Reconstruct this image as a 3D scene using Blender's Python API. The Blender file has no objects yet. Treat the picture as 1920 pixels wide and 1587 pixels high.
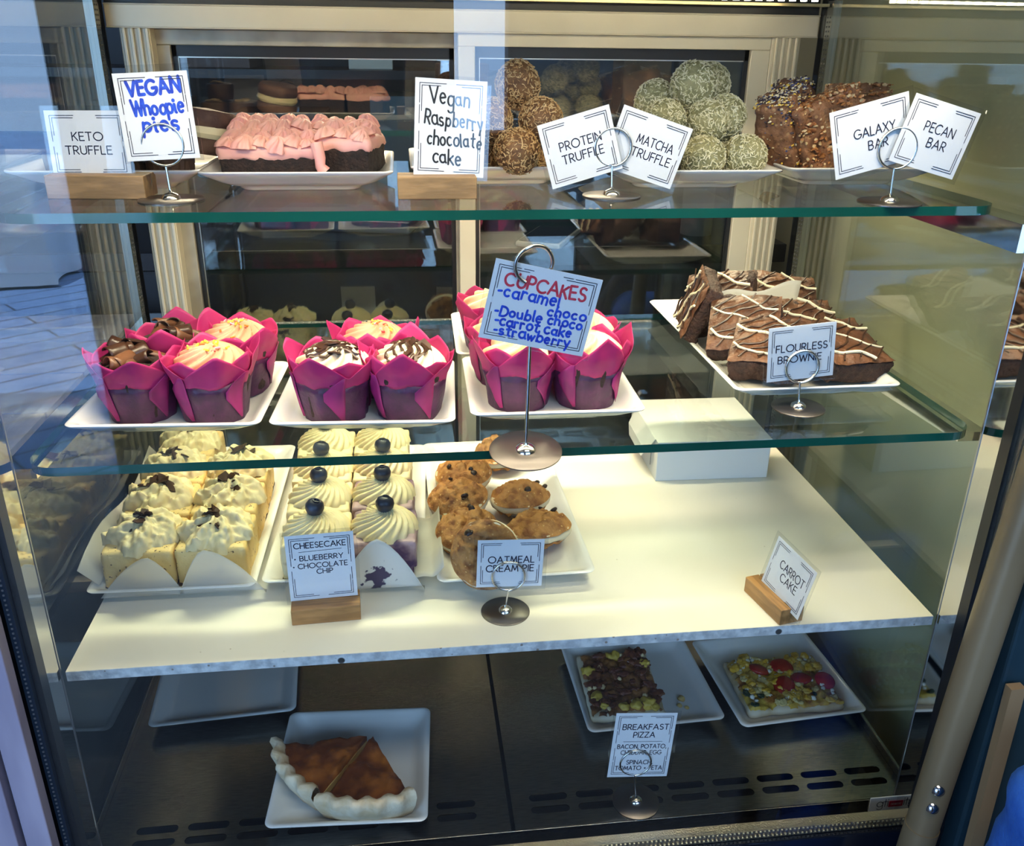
import bpy, bmesh, math, random
from math import sin, cos, pi, sqrt, radians, atan2
from mathutils import Vector, Matrix, noise
from mathutils.geometry import tessellate_polygon
SC = bpy.context.scene
COL = SC.collection

# ------------------------------------------------------------------ camera
CAM = Vector((.3461, -.743, .827)); YAW, PIT, ROL = .1249, .4057, .0138
cd = bpy.data.cameras.new('camera'); cam = bpy.data.objects.new('camera', cd); COL.objects.link(cam)
F = Vector((sin(YAW)*cos(PIT), cos(YAW)*cos(PIT), -sin(PIT))); R0 = Vector((cos(YAW), -sin(YAW), 0)); U0 = R0.cross(F)
R2 = cos(ROL)*R0 + sin(ROL)*U0; U2 = -sin(ROL)*R0 + cos(ROL)*U0
M = Matrix((R2, U2, -F)).transposed().to_4x4(); M.translation = CAM
cam.matrix_world = M
cd.sensor_width = 36; cd.lens = 1659.6/1920*36; cd.clip_start = .02
SC.camera = cam

# ------------------------------------------------------------------ world, sun, lamps, exposure
SC.view_settings.view_transform = 'Standard'; SC.view_settings.look = 'None'
SC.view_settings.exposure = 0.06; SC.view_settings.gamma = 1; SC.view_settings.use_curve_mapping = False
w = bpy.data.worlds.new('daylight'); SC.world = w; w.use_nodes = True
bg = w.node_tree.nodes['Background']; bg.inputs[0].default_value = (.37, .60, 1.0, 1); bg.inputs[1].default_value = 7.0
sl = bpy.data.lights.new('sun', 'SUN'); sl.energy = 22; sl.angle = .01; sl.color = (.62, .8, 1.0)
so = bpy.data.objects.new('sun', sl); COL.objects.link(so)
so.rotation_euler = Vector((.2, -.25, -.95)).to_track_quat('-Z', 'Y').to_euler()
LED_COL = (1.0, .835, .585)
def lamp(name, loc, rot, sx, sy, watts, col, portal=False, spread=180):
    l = bpy.data.lights.new(name, 'AREA'); l.shape = 'RECTANGLE'; l.size = sx; l.size_y = sy; l.energy = watts; l.color = col
    o = bpy.data.objects.new(name, l); COL.objects.link(o); o.location = loc; o.rotation_euler = rot
    l.spread = radians(spread)
    if portal: l.cycles.is_portal = True
    return o
lamp('led_front', (.455, -.012, .876), (radians(14), 0, 0), .86, .02, 1.5, LED_COL, spread=130)
lamp('led_rear', (.455, .455, .876), (radians(-17), 0, 0), .86, .02, 6.3, LED_COL, spread=104)
lamp('led_shelf', (.455, .0625, .6818), (radians(14), 0, 0), .84, .008, 1.7, LED_COL, spread=150)
lamp('shop_fill_lamp', (.75, -1.0, 2.12), (0, 0, 0), 1.1, .35, 16, (1, .93, .84))  # unseen lamp added to brighten the badge, deck front and cards
lamp('kitchen_fill_light', (.4, 1.9, 2.1), (0, 0, 0), 1.6, .3, 14, (1, .93, .82))  # unseen lamp added so the boxes in the kitchen show
lamp('window_portal', (-2.01, -2.40, .62), (radians(90), 0, 0), 2.56, 2.5, 1, (1, 1, 1), True)
lamp('window_portal', (1.29, -2.40, 1.55), (radians(90), 0, 0), 2.0, 1.08, 1, (1, 1, 1), True)
cy = SC.cycles
cy.transparent_max_bounces = 32; cy.max_bounces = 10; cy.glossy_bounces = 6; cy.transmission_bounces = 6
cy.caustics_reflective = False; cy.caustics_refractive = False; cy.sample_clamp_indirect = 6
cy.use_denoising = True

# ------------------------------------------------------------------ mesh helpers
class MB:
    def __init__(s): s.v = []; s.f = []; s.m = []
    def add(s, vs, fs, mi=0):
        o = len(s.v); s.v += [Vector(p) for p in vs]; s.f += [tuple(i+o for i in f) for f in fs]; s.m += [mi]*len(fs); return s
    def box(s, c, d, rz=0, mi=0):
        x, y, z = d[0]/2, d[1]/2, d[2]/2; r = Matrix.Rotation(rz, 3, 'Z'); c = Vector(c)
        vs = [c + r @ Vector((a*x, b*y, e*z)) for e in (-1, 1) for b in (-1, 1) for a in (-1, 1)]
        return s.add(vs, [(0, 2, 3, 1), (4, 5, 7, 6), (0, 1, 5, 4), (2, 6, 7, 3), (0, 4, 6, 2), (1, 3, 7, 5)], mi)
    def span(s, a, b, mi=0):
        return s.box([(p+q)/2 for p, q in zip(a, b)], [abs(q-p) for p, q in zip(a, b)], 0, mi)
    def loft(s, rings, cap0=True, cap1=True, closed=True, mi=0):
        n = len(rings[0]); vs = [p for r in rings for p in r]; fs = []
        for i in range(len(rings)-1):
            for j in range(n if closed else n-1):
                k = (j+1) % n; fs.append((i*n+j, i*n+k, (i+1)*n+k, (i+1)*n+j))
        if cap0: fs.append(tuple(range(n-1, -1, -1)))
        if cap1: fs.append(tuple((len(rings)-1)*n + j for j in range(n)))
        return s.add(vs, fs, mi)
    def lathe(s, prof, n=32, c=(0, 0, 0), cap=True, mi=0):
        return s.loft([[Vector(c)+Vector((r*cos(2*pi*j/n), r*sin(2*pi*j/n), z)) for j in range(n)] for r, z in prof], cap, cap, True, mi)
    def tube(s, path, r, n=8, closed=False, mi=0):
        P = [Vector(p) for p in path]; m = len(P); rings = []; up = None
        for i in range(m):
            t = (P[(i+1) % m]-P[i-1]) if closed else (P[min(i+1, m-1)]-P[max(i-1, 0)])
            t.normalize()
            if up is None:
                up = Vector((0, 0, 1)) if abs(t.z) < .9 else Vector((1, 0, 0))
            a = (up - t*up.dot(t)).normalized(); up = a; b = t.cross(a)
            rr = r[i] if isinstance(r, (list, tuple)) else r
            rings.append([P[i]+a*(rr*cos(2*pi*j/n))+b*(rr*sin(2*pi*j/n)) for j in range(n)])
        if closed: rings.append(rings[0])
        return s.loft(rings, not closed, not closed, True, mi)
    def prism(s, poly, z0, z1, mi=0):
        return s.loft([[Vector((x, y, z0)) for x, y in poly], [Vector((x, y, z1)) for x, y in poly]], mi=mi)
    def ico(s, r, sub=3, c=(0, 0, 0), sc=(1, 1, 1), mi=0):
        b = bmesh.new(); bmesh.ops.create_icosphere(b, subdivisions=sub, radius=r)
        b.verts.ensure_lookup_table(); c = Vector(c)
        s.add([c+Vector((v.co.x*sc[0], v.co.y*sc[1], v.co.z*sc[2])) for v in b.verts], [tuple(v.index for v in f.verts) for f in b.faces], mi); b.free(); return s
    def rbox(s, d, r, seg, c=(0, 0, 0), mi=0):
        """rounded box on a fine grid; seg = target edge length"""
        idx = {}; vs = []; fs = []; d = Vector(d); h = d/2; c = Vector(c)
        n = [max(2, int(round(x/seg))) for x in d]
        def V(i, j, k):
            key = (i, j, k)
            if key in idx: return idx[key]
            p = Vector((-h.x+d.x*i/n[0], -h.y+d.y*j/n[1], -h.z+d.z*k/n[2]))
            q = Vector([max(-h[a]+r, min(h[a]-r, p[a])) for a in range(3)]); e = p-q
            if e.length > 1e-9: p = q+e.normalized()*r
            idx[key] = len(vs); vs.append(c+p); return idx[key]
        for a, b, e in ((0, 1, 2), (1, 2, 0), (2, 0, 1)):
            for i in range(n[a]):
                for j in range(n[b]):
                    for side in (0, n[e]):
                        q = []
                        for di, dj in ((0, 0), (1, 0), (1, 1), (0, 1)):
                            k = [0, 0, 0]; k[a] = i+di; k[b] = j+dj; k[e] = side; q.append(V(*k))
                        fs.append(tuple(q) if side else tuple(reversed(q)))
        return s.add(vs, fs, mi)
    def normals(s):
        N = [Vector() for _ in s.v]
        for f in s.f:
            a, b, c = s.v[f[0]], s.v[f[1]], s.v[f[2]]; q = (b-a).cross(c-a)
            for i in f: N[i] += q
        return [q.normalized() if q.length > 0 else Vector((0, 0, 1)) for q in N]
    def displace(s, fn):
        N = s.normals(); s.v = [p+n*fn(p, n) for p, n in zip(s.v, N)]; return s
    def xf(s, m):
        s.v = [m @ p for p in s.v]; return s
    def join(s, o, m=None, mi=None):
        return s.add([(m @ p if m else p) for p in o.v], o.f, 0 if mi is None else mi)

def fbm(p, sc, seed=0, oct=3):
    q = p*sc + Vector((seed*7.31, seed*3.17, seed*1.93)); a = 1; t = 0
    for _ in range(oct): t += a*noise.noise(q); q = q*2.03; a *= .5
    return t
def ridge(p, sc, seed=0):
    q = p*sc + Vector((seed*5.1, seed*2.7, seed*9.3)); return 1-abs(noise.noise(q))*2

def obj(name, mb, mat=None, parent=None, loc=(0, 0, 0), rot=(0, 0, 0), smooth=True, bevel=0, solid=0):
    me = bpy.data.meshes.new(name); me.from_pydata([tuple(p) for p in mb.v], [], mb.f); me.validate()
    o = bpy.data.objects.new(name, me); COL.objects.link(o)
    for m in (mat if isinstance(mat, (list, tuple)) else [mat]): me.materials.append(m)
    if any(mb.m) and len(me.polygons) == len(mb.m): me.polygons.foreach_set('material_index', mb.m)
    if smooth:
        me.polygons.foreach_set('use_smooth', [True]*len(me.polygons))
        me.set_sharp_from_angle(angle=radians(42 if smooth is True else smooth))
    o.location = loc; o.rotation_euler = rot
    if parent is not None: o.parent = parent
    if bevel:
        b = o.modifiers.new('bevel', 'BEVEL'); b.width = bevel; b.segments = 2; b.limit_method = 'ANGLE'
    if solid:
        b = o.modifiers.new('solid', 'SOLIDIFY'); b.thickness = solid; b.offset = 0
    return o
def tag(o, label, cat, group=None):
    o['label'] = label; o['category'] = cat
    if group: o['group'] = group
    return o
def thing(name, label, cat, loc=(0, 0, 0), rot=(0, 0, 0), group=None):
    o = bpy.data.objects.new(name, None); COL.objects.link(o); o.location = loc; o.rotation_euler = rot; o.empty_display_size = .02
    return tag(o, label, cat, group)
def struct(name, mb, m, **k):
    o = obj(name, mb, m, **k); o['kind'] = 'structure'; return o

# ------------------------------------------------------------------ materials
def nt(name):
    m = bpy.data.materials.new(name); m.use_nodes = True; t = m.node_tree; b = t.nodes['Principled BSDF']; return m, t, b
def rgba(c): return (c[0], c[1], c[2], 1)
def mixcol(t, fac, a, b):
    n = t.nodes.new('ShaderNodeMix'); n.data_type = 'RGBA'; L = t.links
    for i, s in ((0, fac), (6, a), (7, b)):
        if hasattr(s, 'is_output'): L.new(s, n.inputs[i])
        else: n.inputs[i].default_value = s if i == 0 else rgba(s)
    return n.outputs[2]
def ramp(t, src, lo, hi):
    n = t.nodes.new('ShaderNodeMapRange'); t.links.new(src, n.inputs[0]); n.inputs[1].default_value = lo; n.inputs[2].default_value = hi; return n.outputs[0]
def tex(t, kind, scale, detail=3, stretch=None):
    c = t.nodes.new('ShaderNodeTexCoord'); out = c.outputs['Object']
    if stretch:
        mp = t.nodes.new('ShaderNodeMapping'); mp.inputs[3].default_value = stretch; t.links.new(out, mp.inputs[0]); out = mp.outputs[0]
    n = t.nodes.new('ShaderNodeTexNoise' if kind == 'noise' else 'ShaderNodeTexVoronoi'); n.inputs['Scale'].default_value = scale
    if kind == 'noise': n.inputs['Detail'].default_value = detail
    t.links.new(out, n.inputs['Vector']); return n.outputs[0]
def mat(name, col, rough=.5, metal=0, col2=None, ns=40, lim=(.4, .62), spots=None, bump=0, bs=200, sss=0, coat=0, stretch=None, trans=0, detail=3, spec=.5):
    m, t, b = nt(name); c = None
    if col2: c = mixcol(t, ramp(t, tex(t, 'noise', ns, detail, stretch), *lim), col, col2)
    for sp in (spots or []):                       # (colour, voronoi scale, size)
        f = ramp(t, tex(t, 'noise', -sp[1], 2), sp[2], sp[2]+.03) if sp[1] < 0 else ramp(t, tex(t, 'voronoi', sp[1]), sp[2], sp[2]*.75); c = mixcol(t, f, c if c is not None else col, sp[0])
    if c is not None: t.links.new(c, b.inputs['Base Color'])
    else: b.inputs['Base Color'].default_value = rgba(col)
    b.inputs['Roughness'].default_value = rough; b.inputs['Metallic'].default_value = metal; b.inputs['Coat Weight'].default_value = coat
    b.inputs['Specular IOR Level'].default_value = spec
    if sss: b.inputs['Subsurface Weight'].default_value = sss; b.inputs['Subsurface Radius'].default_value = (.006, .004, .002); b.inputs['Subsurface Scale'].default_value = 1
    if bump:
        n = t.nodes.new('ShaderNodeBump'); n.inputs['Strength'].default_value = bump; n.inputs['Distance'].default_value = .004
        t.links.new(tex(t, 'noise', bs, 4, stretch), n.inputs['Height']); t.links.new(n.outputs[0], b.inputs['Normal'])
    if trans:
        tr = t.nodes.new('ShaderNodeBsdfTranslucent'); mx = t.nodes.new('ShaderNodeMixShader'); mx.inputs[0].default_value = trans
        if c is not None: t.links.new(c, tr.inputs[0])
        else: tr.inputs[0].default_value = rgba(col)
        o = t.nodes['Material Output']; t.links.new(b.outputs[0], mx.inputs[1]); t.links.new(tr.outputs[0], mx.inputs[2]); t.links.new(mx.outputs[0], o.inputs[0])
    return m
def glass(name, tint, f0=.04, k=1.0, rough=0.0):
    """flat pane: clear with a Fresnel mirror coat"""
    m, t, b = nt(name); t.nodes.remove(b); L = t.links
    lw = t.nodes.new('ShaderNodeLayerWeight'); lw.inputs[0].default_value = .5
    p = t.nodes.new('ShaderNodeMath'); p.operation = 'POWER'; L.new(lw.outputs['Facing'], p.inputs[0]); p.inputs[1].default_value = 5
    q = t.nodes.new('ShaderNodeMath'); q.operation = 'MULTIPLY_ADD'; L.new(p.outputs[0], q.inputs[0]); q.inputs[1].default_value = (1-f0)*k; q.inputs[2].default_value = f0
    q.use_clamp = True
    tr = t.nodes.new('ShaderNodeBsdfTransparent'); tr.inputs[0].default_value = rgba(tint)
    gl = t.nodes.new('ShaderNodeBsdfGlossy'); gl.inputs['Roughness'].default_value = rough
    mx = t.nodes.new('ShaderNodeMixShader'); L.new(q.outputs[0], mx.inputs[0]); L.new(tr.outputs[0], mx.inputs[1]); L.new(gl.outputs[0], mx.inputs[2])
    L.new(mx.outputs[0], t.nodes['Material Output'].inputs[0]); return m
def emit(name, col, s):
    m, t, b = nt(name); b.inputs['Base Color'].default_value = rgba(col); b.inputs['Emission Color'].default_value = rgba(col); b.inputs['Emission Strength'].default_value = s; return m
# ------------------------------------------------------------------ shared materials
STEEL = mat('brushed steel', (.46, .43, .37), .17, 1, col2=(.36, .34, .30), ns=60, stretch=(1, 14, 1), bump=.08, bs=160)
MIRROR = mat('polished steel', (.78, .77, .74), .045, 1)
CHROME = mat('chrome wire', (.70, .68, .64), .16, 1)
ALU = mat('cream aluminium', (.74, .68, .53), .38, .15, col2=(.66, .60, .46), ns=6)
ALUD = mat('worn aluminium', (.50, .46, .37), .42, .3, col2=(.30, .27, .22), ns=14)
BLACK = mat('black rubber', (.008, .009, .012), .35)
FRIT = mat('black gloss trim', (.006, .008, .014), .12)
PLATE = mat('white porcelain', (.80, .79, .76), .13, coat=.3)
SHELFW = mat('cream laminate', (.82, .77, .66), .33, col2=(.78, .73, .61), ns=9, spots=[((.45, .38, .28), 38, .035)])
EDGEW = mat('raw board edge', (.62, .64, .64), .7, col2=(.40, .41, .42), ns=90, spots=[((.03, .03, .03), 26, .11), ((.25, .2, .16), 70, .12)], bump=.4)
PANE = glass('clear pane', (.965, .985, .975), .045)
SIDEP = glass('side pane', (.93, .965, .94), .085)
REARP = glass('rear pane', (.88, .90, .88), .15)
SHELFG = glass('shelf glass', (.93, .972, .952), .045)
GREEN = mat('green glass edge', (.002, .050, .034), .08, col2=(.007, .10, .07), ns=4, coat=.6)
W, D = .91, .551
ZT, ZM, ZL = .6928, .4789, .2577

# ------------------------------------------------------------------ room shell
FL = -.65
PAVE = mat('grey plank floor', (.20, .23, .28), .35, col2=(.13, .15, .19), ns=3, bump=.1, bs=30)
m = MB().span((-6, -2.45, FL-.1), (4, 3.2, FL)); struct('floor', m, mat('dark shop floor', (.09, .09, .10), .4, col2=(.06, .06, .07), ns=3), smooth=False)
def plankmat():
    m, t, b = nt('pavement planks'); br = t.nodes.new('ShaderNodeTexBrick'); c = t.nodes.new('ShaderNodeTexCoord')
    mp = t.nodes.new('ShaderNodeMapping'); mp.inputs[2].default_value = (0, 0, radians(38)); t.links.new(c.outputs['Object'], mp.inputs[0]); t.links.new(mp.outputs[0], br.inputs[0])
    br.inputs['Color1'].default_value = (.20, .30, .50, 1); br.inputs['Color2'].default_value = (.15, .24, .42, 1); br.inputs['Mortar'].default_value = (.03, .04, .06, 1)
    br.inputs['Scale'].default_value = 1.6; br.inputs['Mortar Size'].default_value = .012; br.inputs['Brick Width'].default_value = 2.2; br.inputs['Row Height'].default_value = .28
    t.links.new(br.outputs[0], b.inputs['Base Color']); b.inputs['Roughness'].default_value = .6; return m
m = MB().span((-14, -16, FL-.1), (10, -2.45, FL-.005)); struct('ground', m, plankmat(), smooth=False)
WALLM = mat('shop wall paint', (.16, .15, .14), .8)
m = MB()
# front of the shop: entrance opening on the left, unseen high window on the right added for bluish front fill
m.span((-.73, -2.55, FL), (.28, -2.45, 2.2)).span((.28, -2.55, FL), (2.3, -2.45, .55)).span((.28, -2.55, .55), (.53, -2.45, 1.0)).span((.705, -2.55, .55), (2.3, -2.45, 1.0)).span((2.3, -2.55, FL), (4, -2.45, 2.2))  # narrow gap below the window added to mirror a pale band in the glass
m.span((-6, -2.55, FL), (-3.3, -2.45, 2.2)).span((-3.3, -2.55, 1.9), (-.73, -2.45, 2.2)).span((.28, -2.55, 2.1), (2.3, -2.45, 2.2))
struct('wall_front', m, WALLM, smooth=False)
m = MB().span((.24, -2.57, .96), (2.34, -2.43, 1.0)).span((.24, -2.57, 2.1), (2.34, -2.43, 2.14)).span((.24, -2.57, 1), (.28, -2.43, 2.1)).span((2.3, -2.57, 1), (2.34, -2.43, 2.1)).span((1.2, -2.52, 1), (1.24, -2.48, 2.1))
struct('fill_window_1', m, mat('dark window frame', (.05, .05, .055), .5), smooth=False)
struct('ceiling', MB().span((-6, -2.55, 2.2), (4, 3.3, 2.3)), mat('grey ceiling', (.22, .21, .20), .9), smooth=False)
struct('wall_left', MB().span((-6.1, -2.55, FL), (-6, 3.3, 2.3)), WALLM, smooth=False)
struct('wall_back', MB().span((-6, 3.2, FL), (4, 3.3, 2.3)), mat('dim kitchen wall', (.10, .105, .11), .8, col2=(.06, .065, .07), ns=2), smooth=False)
struct('wall_right', MB().span((4, -2.55, FL), (4.1, 3.3, 2.3)), WALLM, smooth=False)
KHAKI = mat('khaki paint', (.56, .51, .32), .6, col2=(.52, .47, .29), ns=3, bump=.03)
struct('wall_side', MB().span((1.0, -.02, FL), (1.06, .95, 2.2)), KHAKI, smooth=False)

# ------------------------------------------------------------------ display case
case = thing('display_case', 'glass-fronted refrigerated bakery display case with steel frame holding all the shelves', 'display case', (W/2, .25, FL))
def cpart(name, mb, mt, **k):
    o = obj(name, mb.xf(Matrix.Translation((-W/2, -.25, -FL))), mt, case, **k); return o
YG = -.05
cpart('plinth', MB().span((-.03, YG-.004, FL), (W+.03, .58, -.11)), FRIT, smooth=False)
cpart('base_pan', MB().span((-.03, YG+.012, -.10), (W+.03, .58, -.05)), mat('dark inner pan', (.02, .022, .025), .4), smooth=False)
cpart('front_sill', MB().span((-.03, YG-.008, -.11), (W+.03, YG+.008, .007)), FRIT, bevel=.002)
sp = MB().span((-.02, YG-.002, .008), (W+.02, YG+.010, .020))
SPACER = mat('aluminium spacer bar', (.52, .47, .36), .3, 1, bump=.3, bs=500)
o = cpart('spacer_bar', sp, SPACER, smooth=False)
dots = MB()
for k in range(190):
    x = -.015+k*.005
    dots.box((x, YG-.0026, .0105), (.0018, .0012, .0018)); dots.box((x, YG-.0026, .0175), (.0018, .0012, .0018))
DOT = mat('spacer pin holes', (.9, .8, .55), .3, 1)
o2 = obj('perforations', dots.xf(Matrix.Translation((-W/2, -.25, -FL))), DOT, o, smooth=False)
cpart('deck_lip', MB().span((-.019, -.0058, -.0225), (W+.017, -.0042, -.0004)), STEEL, bevel=.0004)
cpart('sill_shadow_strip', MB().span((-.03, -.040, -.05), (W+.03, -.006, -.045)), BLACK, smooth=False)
for x0, x1 in ((-.0218, -.0192), (W+.0172, W+.0218)):
    cpart('deck_rail', MB().span((x0, -.004, -.02), (x1, .54, .012)), STEEL, bevel=.001)
cpart('front_glass', MB().span((-.02, YG-.003, .0072), (W+.02, YG+.003, .90)), PANE, smooth=False)
for s, x in ((-1, 0), (1, W)):
    cpart('side_glass', MB().span((x+s*.022, -.03, -.045), (x+s*.027, .545, .89)), SIDEP, smooth=False)
    cpart('corner_trim', MB().span((x, YG+.018, -.045), (x+s*.022, -.0, .89)), MIRROR, smooth=False)
    cpart('trim_edge', MB().span((x-s*.0006, -.0018, -.045), (x+s*.0045, .0004, .89)), mat('satin edge', (.55, .55, .56), .3, 1), smooth=False)
    cpart('corner_seal', MB().span((x-s*.002, YG+.004, -.11), (x+s*(.03 if s > 0 else .018), YG+.018, .89)), BLACK, smooth=False)
    if s > 0: cpart('corner_cap', MB().span((x+s*.012, YG-.006, -.11), (x+s*.03, YG+.004, .89)), FRIT, smooth=False)
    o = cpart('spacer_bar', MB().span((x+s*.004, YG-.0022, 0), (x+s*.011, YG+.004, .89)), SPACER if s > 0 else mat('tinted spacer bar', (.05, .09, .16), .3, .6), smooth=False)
    dots = MB()
    for k in range(176): dots.box((x+s*.0075, YG-.0026, .003+k*.005), (.0016, .001, .0016))
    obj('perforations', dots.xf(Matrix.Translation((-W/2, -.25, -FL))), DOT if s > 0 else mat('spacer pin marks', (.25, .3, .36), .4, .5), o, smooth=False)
    o = cpart('rear_spacer_bar', MB().span((x+s*.0225, .512, -.04), (x+s*.034, .53, .885)), mat('grey spacer bar', (.42, .41, .37), .35, .8), smooth=False)
    dots = MB()
    for k in range(150):
        for dy in (.517, .5245): dots.box((x+s*.0219, dy, .0+k*.0058), (.001, .0022, .0022))
    obj('perforations', dots.xf(Matrix.Translation((-W/2, -.25, -FL))), mat('dark pin holes', (.12, .12, .12), .5), o, smooth=False)
    cpart('rear_gasket', MB().span((x+s*.022, .532, -.04), (x+s*.034, .548, .89)), BLACK, smooth=False)
    for z in (ZT-.0105, ZM-.0105):
        poly = [(.02 if z < .6 else 0, -.010), (.53, -.03), (.53, 0), (.02 if z < .6 else 0, 0)]
        if z > .6: poly = [(0, -.026), (.2, -.026), (.53, -.018), (.53, 0), (0, 0)]
        b = MB().loft([[Vector((x-s*.009, y, z+dz)) for y, dz in poly], [Vector((x+s*.0215, y, z+dz)) for y, dz in poly]])
        o = cpart('shelf_bracket', b, MIRROR, smooth=False)
        if z < .6:
            obj('screw', MB().ico(.006, 2, (x-s*.006-W/2, .515-.25, z-.008-FL), (.4, 1, 1)), CHROME, o)
# rear frame and sliding doors
hd = MB().span((-.02, .545, .839), (W+.02, .585, .867)).span((-.02, .543, .8385), (W+.02, .545, .8405)).span((-.02, .5425, .8655), (W+.02, .546, .8675))
cpart('rear_header', hd, ALU, bevel=.0008)
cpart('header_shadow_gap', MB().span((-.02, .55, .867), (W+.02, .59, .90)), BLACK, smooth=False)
cpart('header_lip', MB().span((-.02, .52, .8775), (W+.02, .55, .881)), mat('brass edge strip', (.72, .58, .32), .3, 1), smooth=False)
for x0, x1 in ((-.006, .032), (.866, .908)):
    p = MB().span((x0, .548, -.05), (x1, .585, .839))
    for k in range(4):
        xx = x0+.004+k*.0095; p.span((xx, .543, -.05), (xx+.0045, .548, .839))
    cpart('rear_post', p, ALU, bevel=.0012)
def sdoor(x0, x1, y, z0, z1, sl_, sr, top, mt):
    fr = MB().span((x0, y, z1-top), (x1, y+.02, z1)).span((x0, y, z0), (x1, y+.02, z0+.03)).span((x0, y, z0+.03), (x0+sl_, y+.02, z1-top)).span((x1-sr, y, z0+.03), (x1, y+.02, z1-top))
    d = cpart('sliding_door', fr, mt, bevel=.0012)
    T = Matrix.Translation((-W/2, -.25, -FL))
    obj('pane', MB().span((x0+sl_-.002, y+.012, z0+.028), (x1-sr+.002, y+.016, z1-top+.002)).xf(T), REARP, d, smooth=False)
    obj('pane_seal', MB().span((x0+sl_, y+.007, z1-top-.014), (x1-sr, y+.011, z1-top)).span((x0+sl_, y+.007, z0+.03), (x0+sl_+.006, y+.011, z1-top)).span((x1-sr-.006, y+.007, z0+.03), (x1-sr, y+.011, z1-top)).xf(T), BLACK, d, smooth=False)
    obj('spacer_bar', MB().span((x0+sl_, y+.0095, z1-top-.0155), (x1-sr, y+.0115, z1-top-.014)).span((x0+sl_+.006, y+.0095, z0+.03), (x0+sl_+.0075, y+.0115, z1-top-.015)).xf(T), mat('bright spacer', (.75, .72, .62), .3, 1), d, smooth=False)
sdoor(.030, .440, .572, -.03, .8385, .019, .016, .0195, ALUD)
sdoor(.428, .866, .549, -.03, .8385, .023, .028, .0165, ALU)
# canopy with LED strips
CAN = mat('canopy steel', (.30, .29, .27), .3, .9)
cpart('canopy', MB().span((-.03, YG-.01, .90), (W+.03, .60, .96)), CAN, bevel=.002)
LEDM = emit('led diode', (1.0, .86, .6), 30)
for y in (-.012, .455):
    o = cpart('light_strip', MB().span((.02, y-.012, .884), (W-.02, y+.012, .90)), mat('white strip housing', (.75, .73, .68), .4), smooth=False)
    dd = MB()
    for k in range(58): dd.box((.03+k*.0149, y, .8825), (.006, .006, .004))
    obj('diodes', dd.xf(Matrix.Translation((-W/2, -.25, -FL))), LEDM, o, smooth=False)
# LED strip stuck under the front edge of the top shelf
ls = MB().span((.03, .058, .6832), (W-.03, .067, .6842))
o = cpart('shelf_light_strip', ls, mat('strip tape', (.7, .68, .62), .5), smooth=False)
dd = MB()
for k in range(58): dd.box((.04+k*.01446, (.0625), .6830), (.004, .004, .0006))
obj('diodes', dd.xf(Matrix.Translation((-W/2, -.25, -FL))), LEDM, o, smooth=False)
# maker's badge on the deck lip
bd = cpart('badge', MB().span((.8765, -.0072, -.0180), (.9245, -.0058, .0035)), mat('badge white', (.82, .84, .86), .35), bevel=.0006)

# deck panels with slots
def slot(cx, cy, L, H, n=6):
    r = H/2; pts = []
    for a0, sx in ((-pi/2, 1), (pi/2, -1)):
        for k in range(n+1):
            a = a0+pi*k/n; pts.append((cx+sx*(L/2-r)+r*cos(a), cy+r*sin(a)))
    return pts
def deck(name, label, x0, x1, xs):
    outer = [(x0, -.004), (x1, -.004), (x1, .54), (x0, .54)]
    holes = [slot(x, y, .046, .0105)[::-1] for y in (.040, .0215) for x in xs]
    polys = [[Vector((x, y, 0)) for x, y in p] for p in [outer]+holes]
    tri = tessellate_polygon(polys); flat = [p for q in polys for p in q]
    mb = MB(); mb.add(flat, [tuple(t) for t in tri]); mb.add([p-Vector((0, 0, .0015)) for p in flat], [tuple(reversed(t)) for t in tri])
    for q in polys:
        n = len(q); mb.add(q+[p-Vector((0, 0, .0015)) for p in q], [(j, j+n, (j+1) % n+n, (j+1) % n) for j in range(n)])
    # folded support flanges so the panel rests on the pan below
    mb.span((x0, -.004, -.05), (x0+.0015, .54, -.0015)).span((x1-.0015, -.004, -.05), (x1, .54, -.0015))
    return tag(obj(name, mb, STEEL, smooth=False), label, 'deck panel')
deck('deck_panel', 'slotted stainless steel deck panel under the quiche plate, left of the seam', -.019, .4445, [.045+.0565*k for k in range(7)])
deck('deck_panel', 'slotted stainless steel deck panel under the two pizza plates, right of the seam', .4495, W+.017, [.494+.0565*k for k in range(8)])

# shelves
def rr(x0, x1, y0, y1, r, n=8, back=False):
    pts = []
    for cx, cy, a0, rad in ((x1-r, y0+r, -pi/2, r), (x1-(r if back else .002), y1-(r if back else .002), 0, r if back else .002), (x0+(r if back else .002), y1-(r if back else .002), pi/2, r if back else .002), (x0+r, y0+r, pi, r)):
        for k in range(n+1):
            a = a0+pi/2*k/n; pts.append((cx+rad*cos(a), cy+rad*sin(a)))
    return pts
def gshelf(label, x0, x1, y0, y1, z, th):
    p = rr(x0, x1, y0, y1, .028); n = len(p)
    mb = MB().prism(p, z-th, z); mb.m = [1]*n+[0, 0]
    mb2 = MB(); mb2.v = mb.v; mb2.f = mb.f; mb2.m = [1 if len(f) == 4 else 0 for f in mb.f]
    o = obj('glass_shelf', mb2, [SHELFG, GREEN], smooth=True)
    return tag(o, label, 'shelf')
gshelf('topmost clear glass shelf with green edge under the pink cake and truffles', .006, W-.0045, .036, .385, ZT, .0085)
gshelf('middle clear glass shelf with green edge under the cupcakes and brownies', .006, W-.0045, -.002, .43, ZM, .0085)
b = MB().span((.004, .0006, ZL-.011), (W-.004, .469, ZL))
o = obj('shelf_board', b, SHELFW, smooth=False); tag(o, 'cream laminate shelf board under the cheesecakes and the white cake box', 'shelf')
e = MB().span((.004, .0, ZL-.0112), (W-.004, .0007, ZL-.0002)); obj('edge_strip', e, EDGEW, o, smooth=False)
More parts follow.
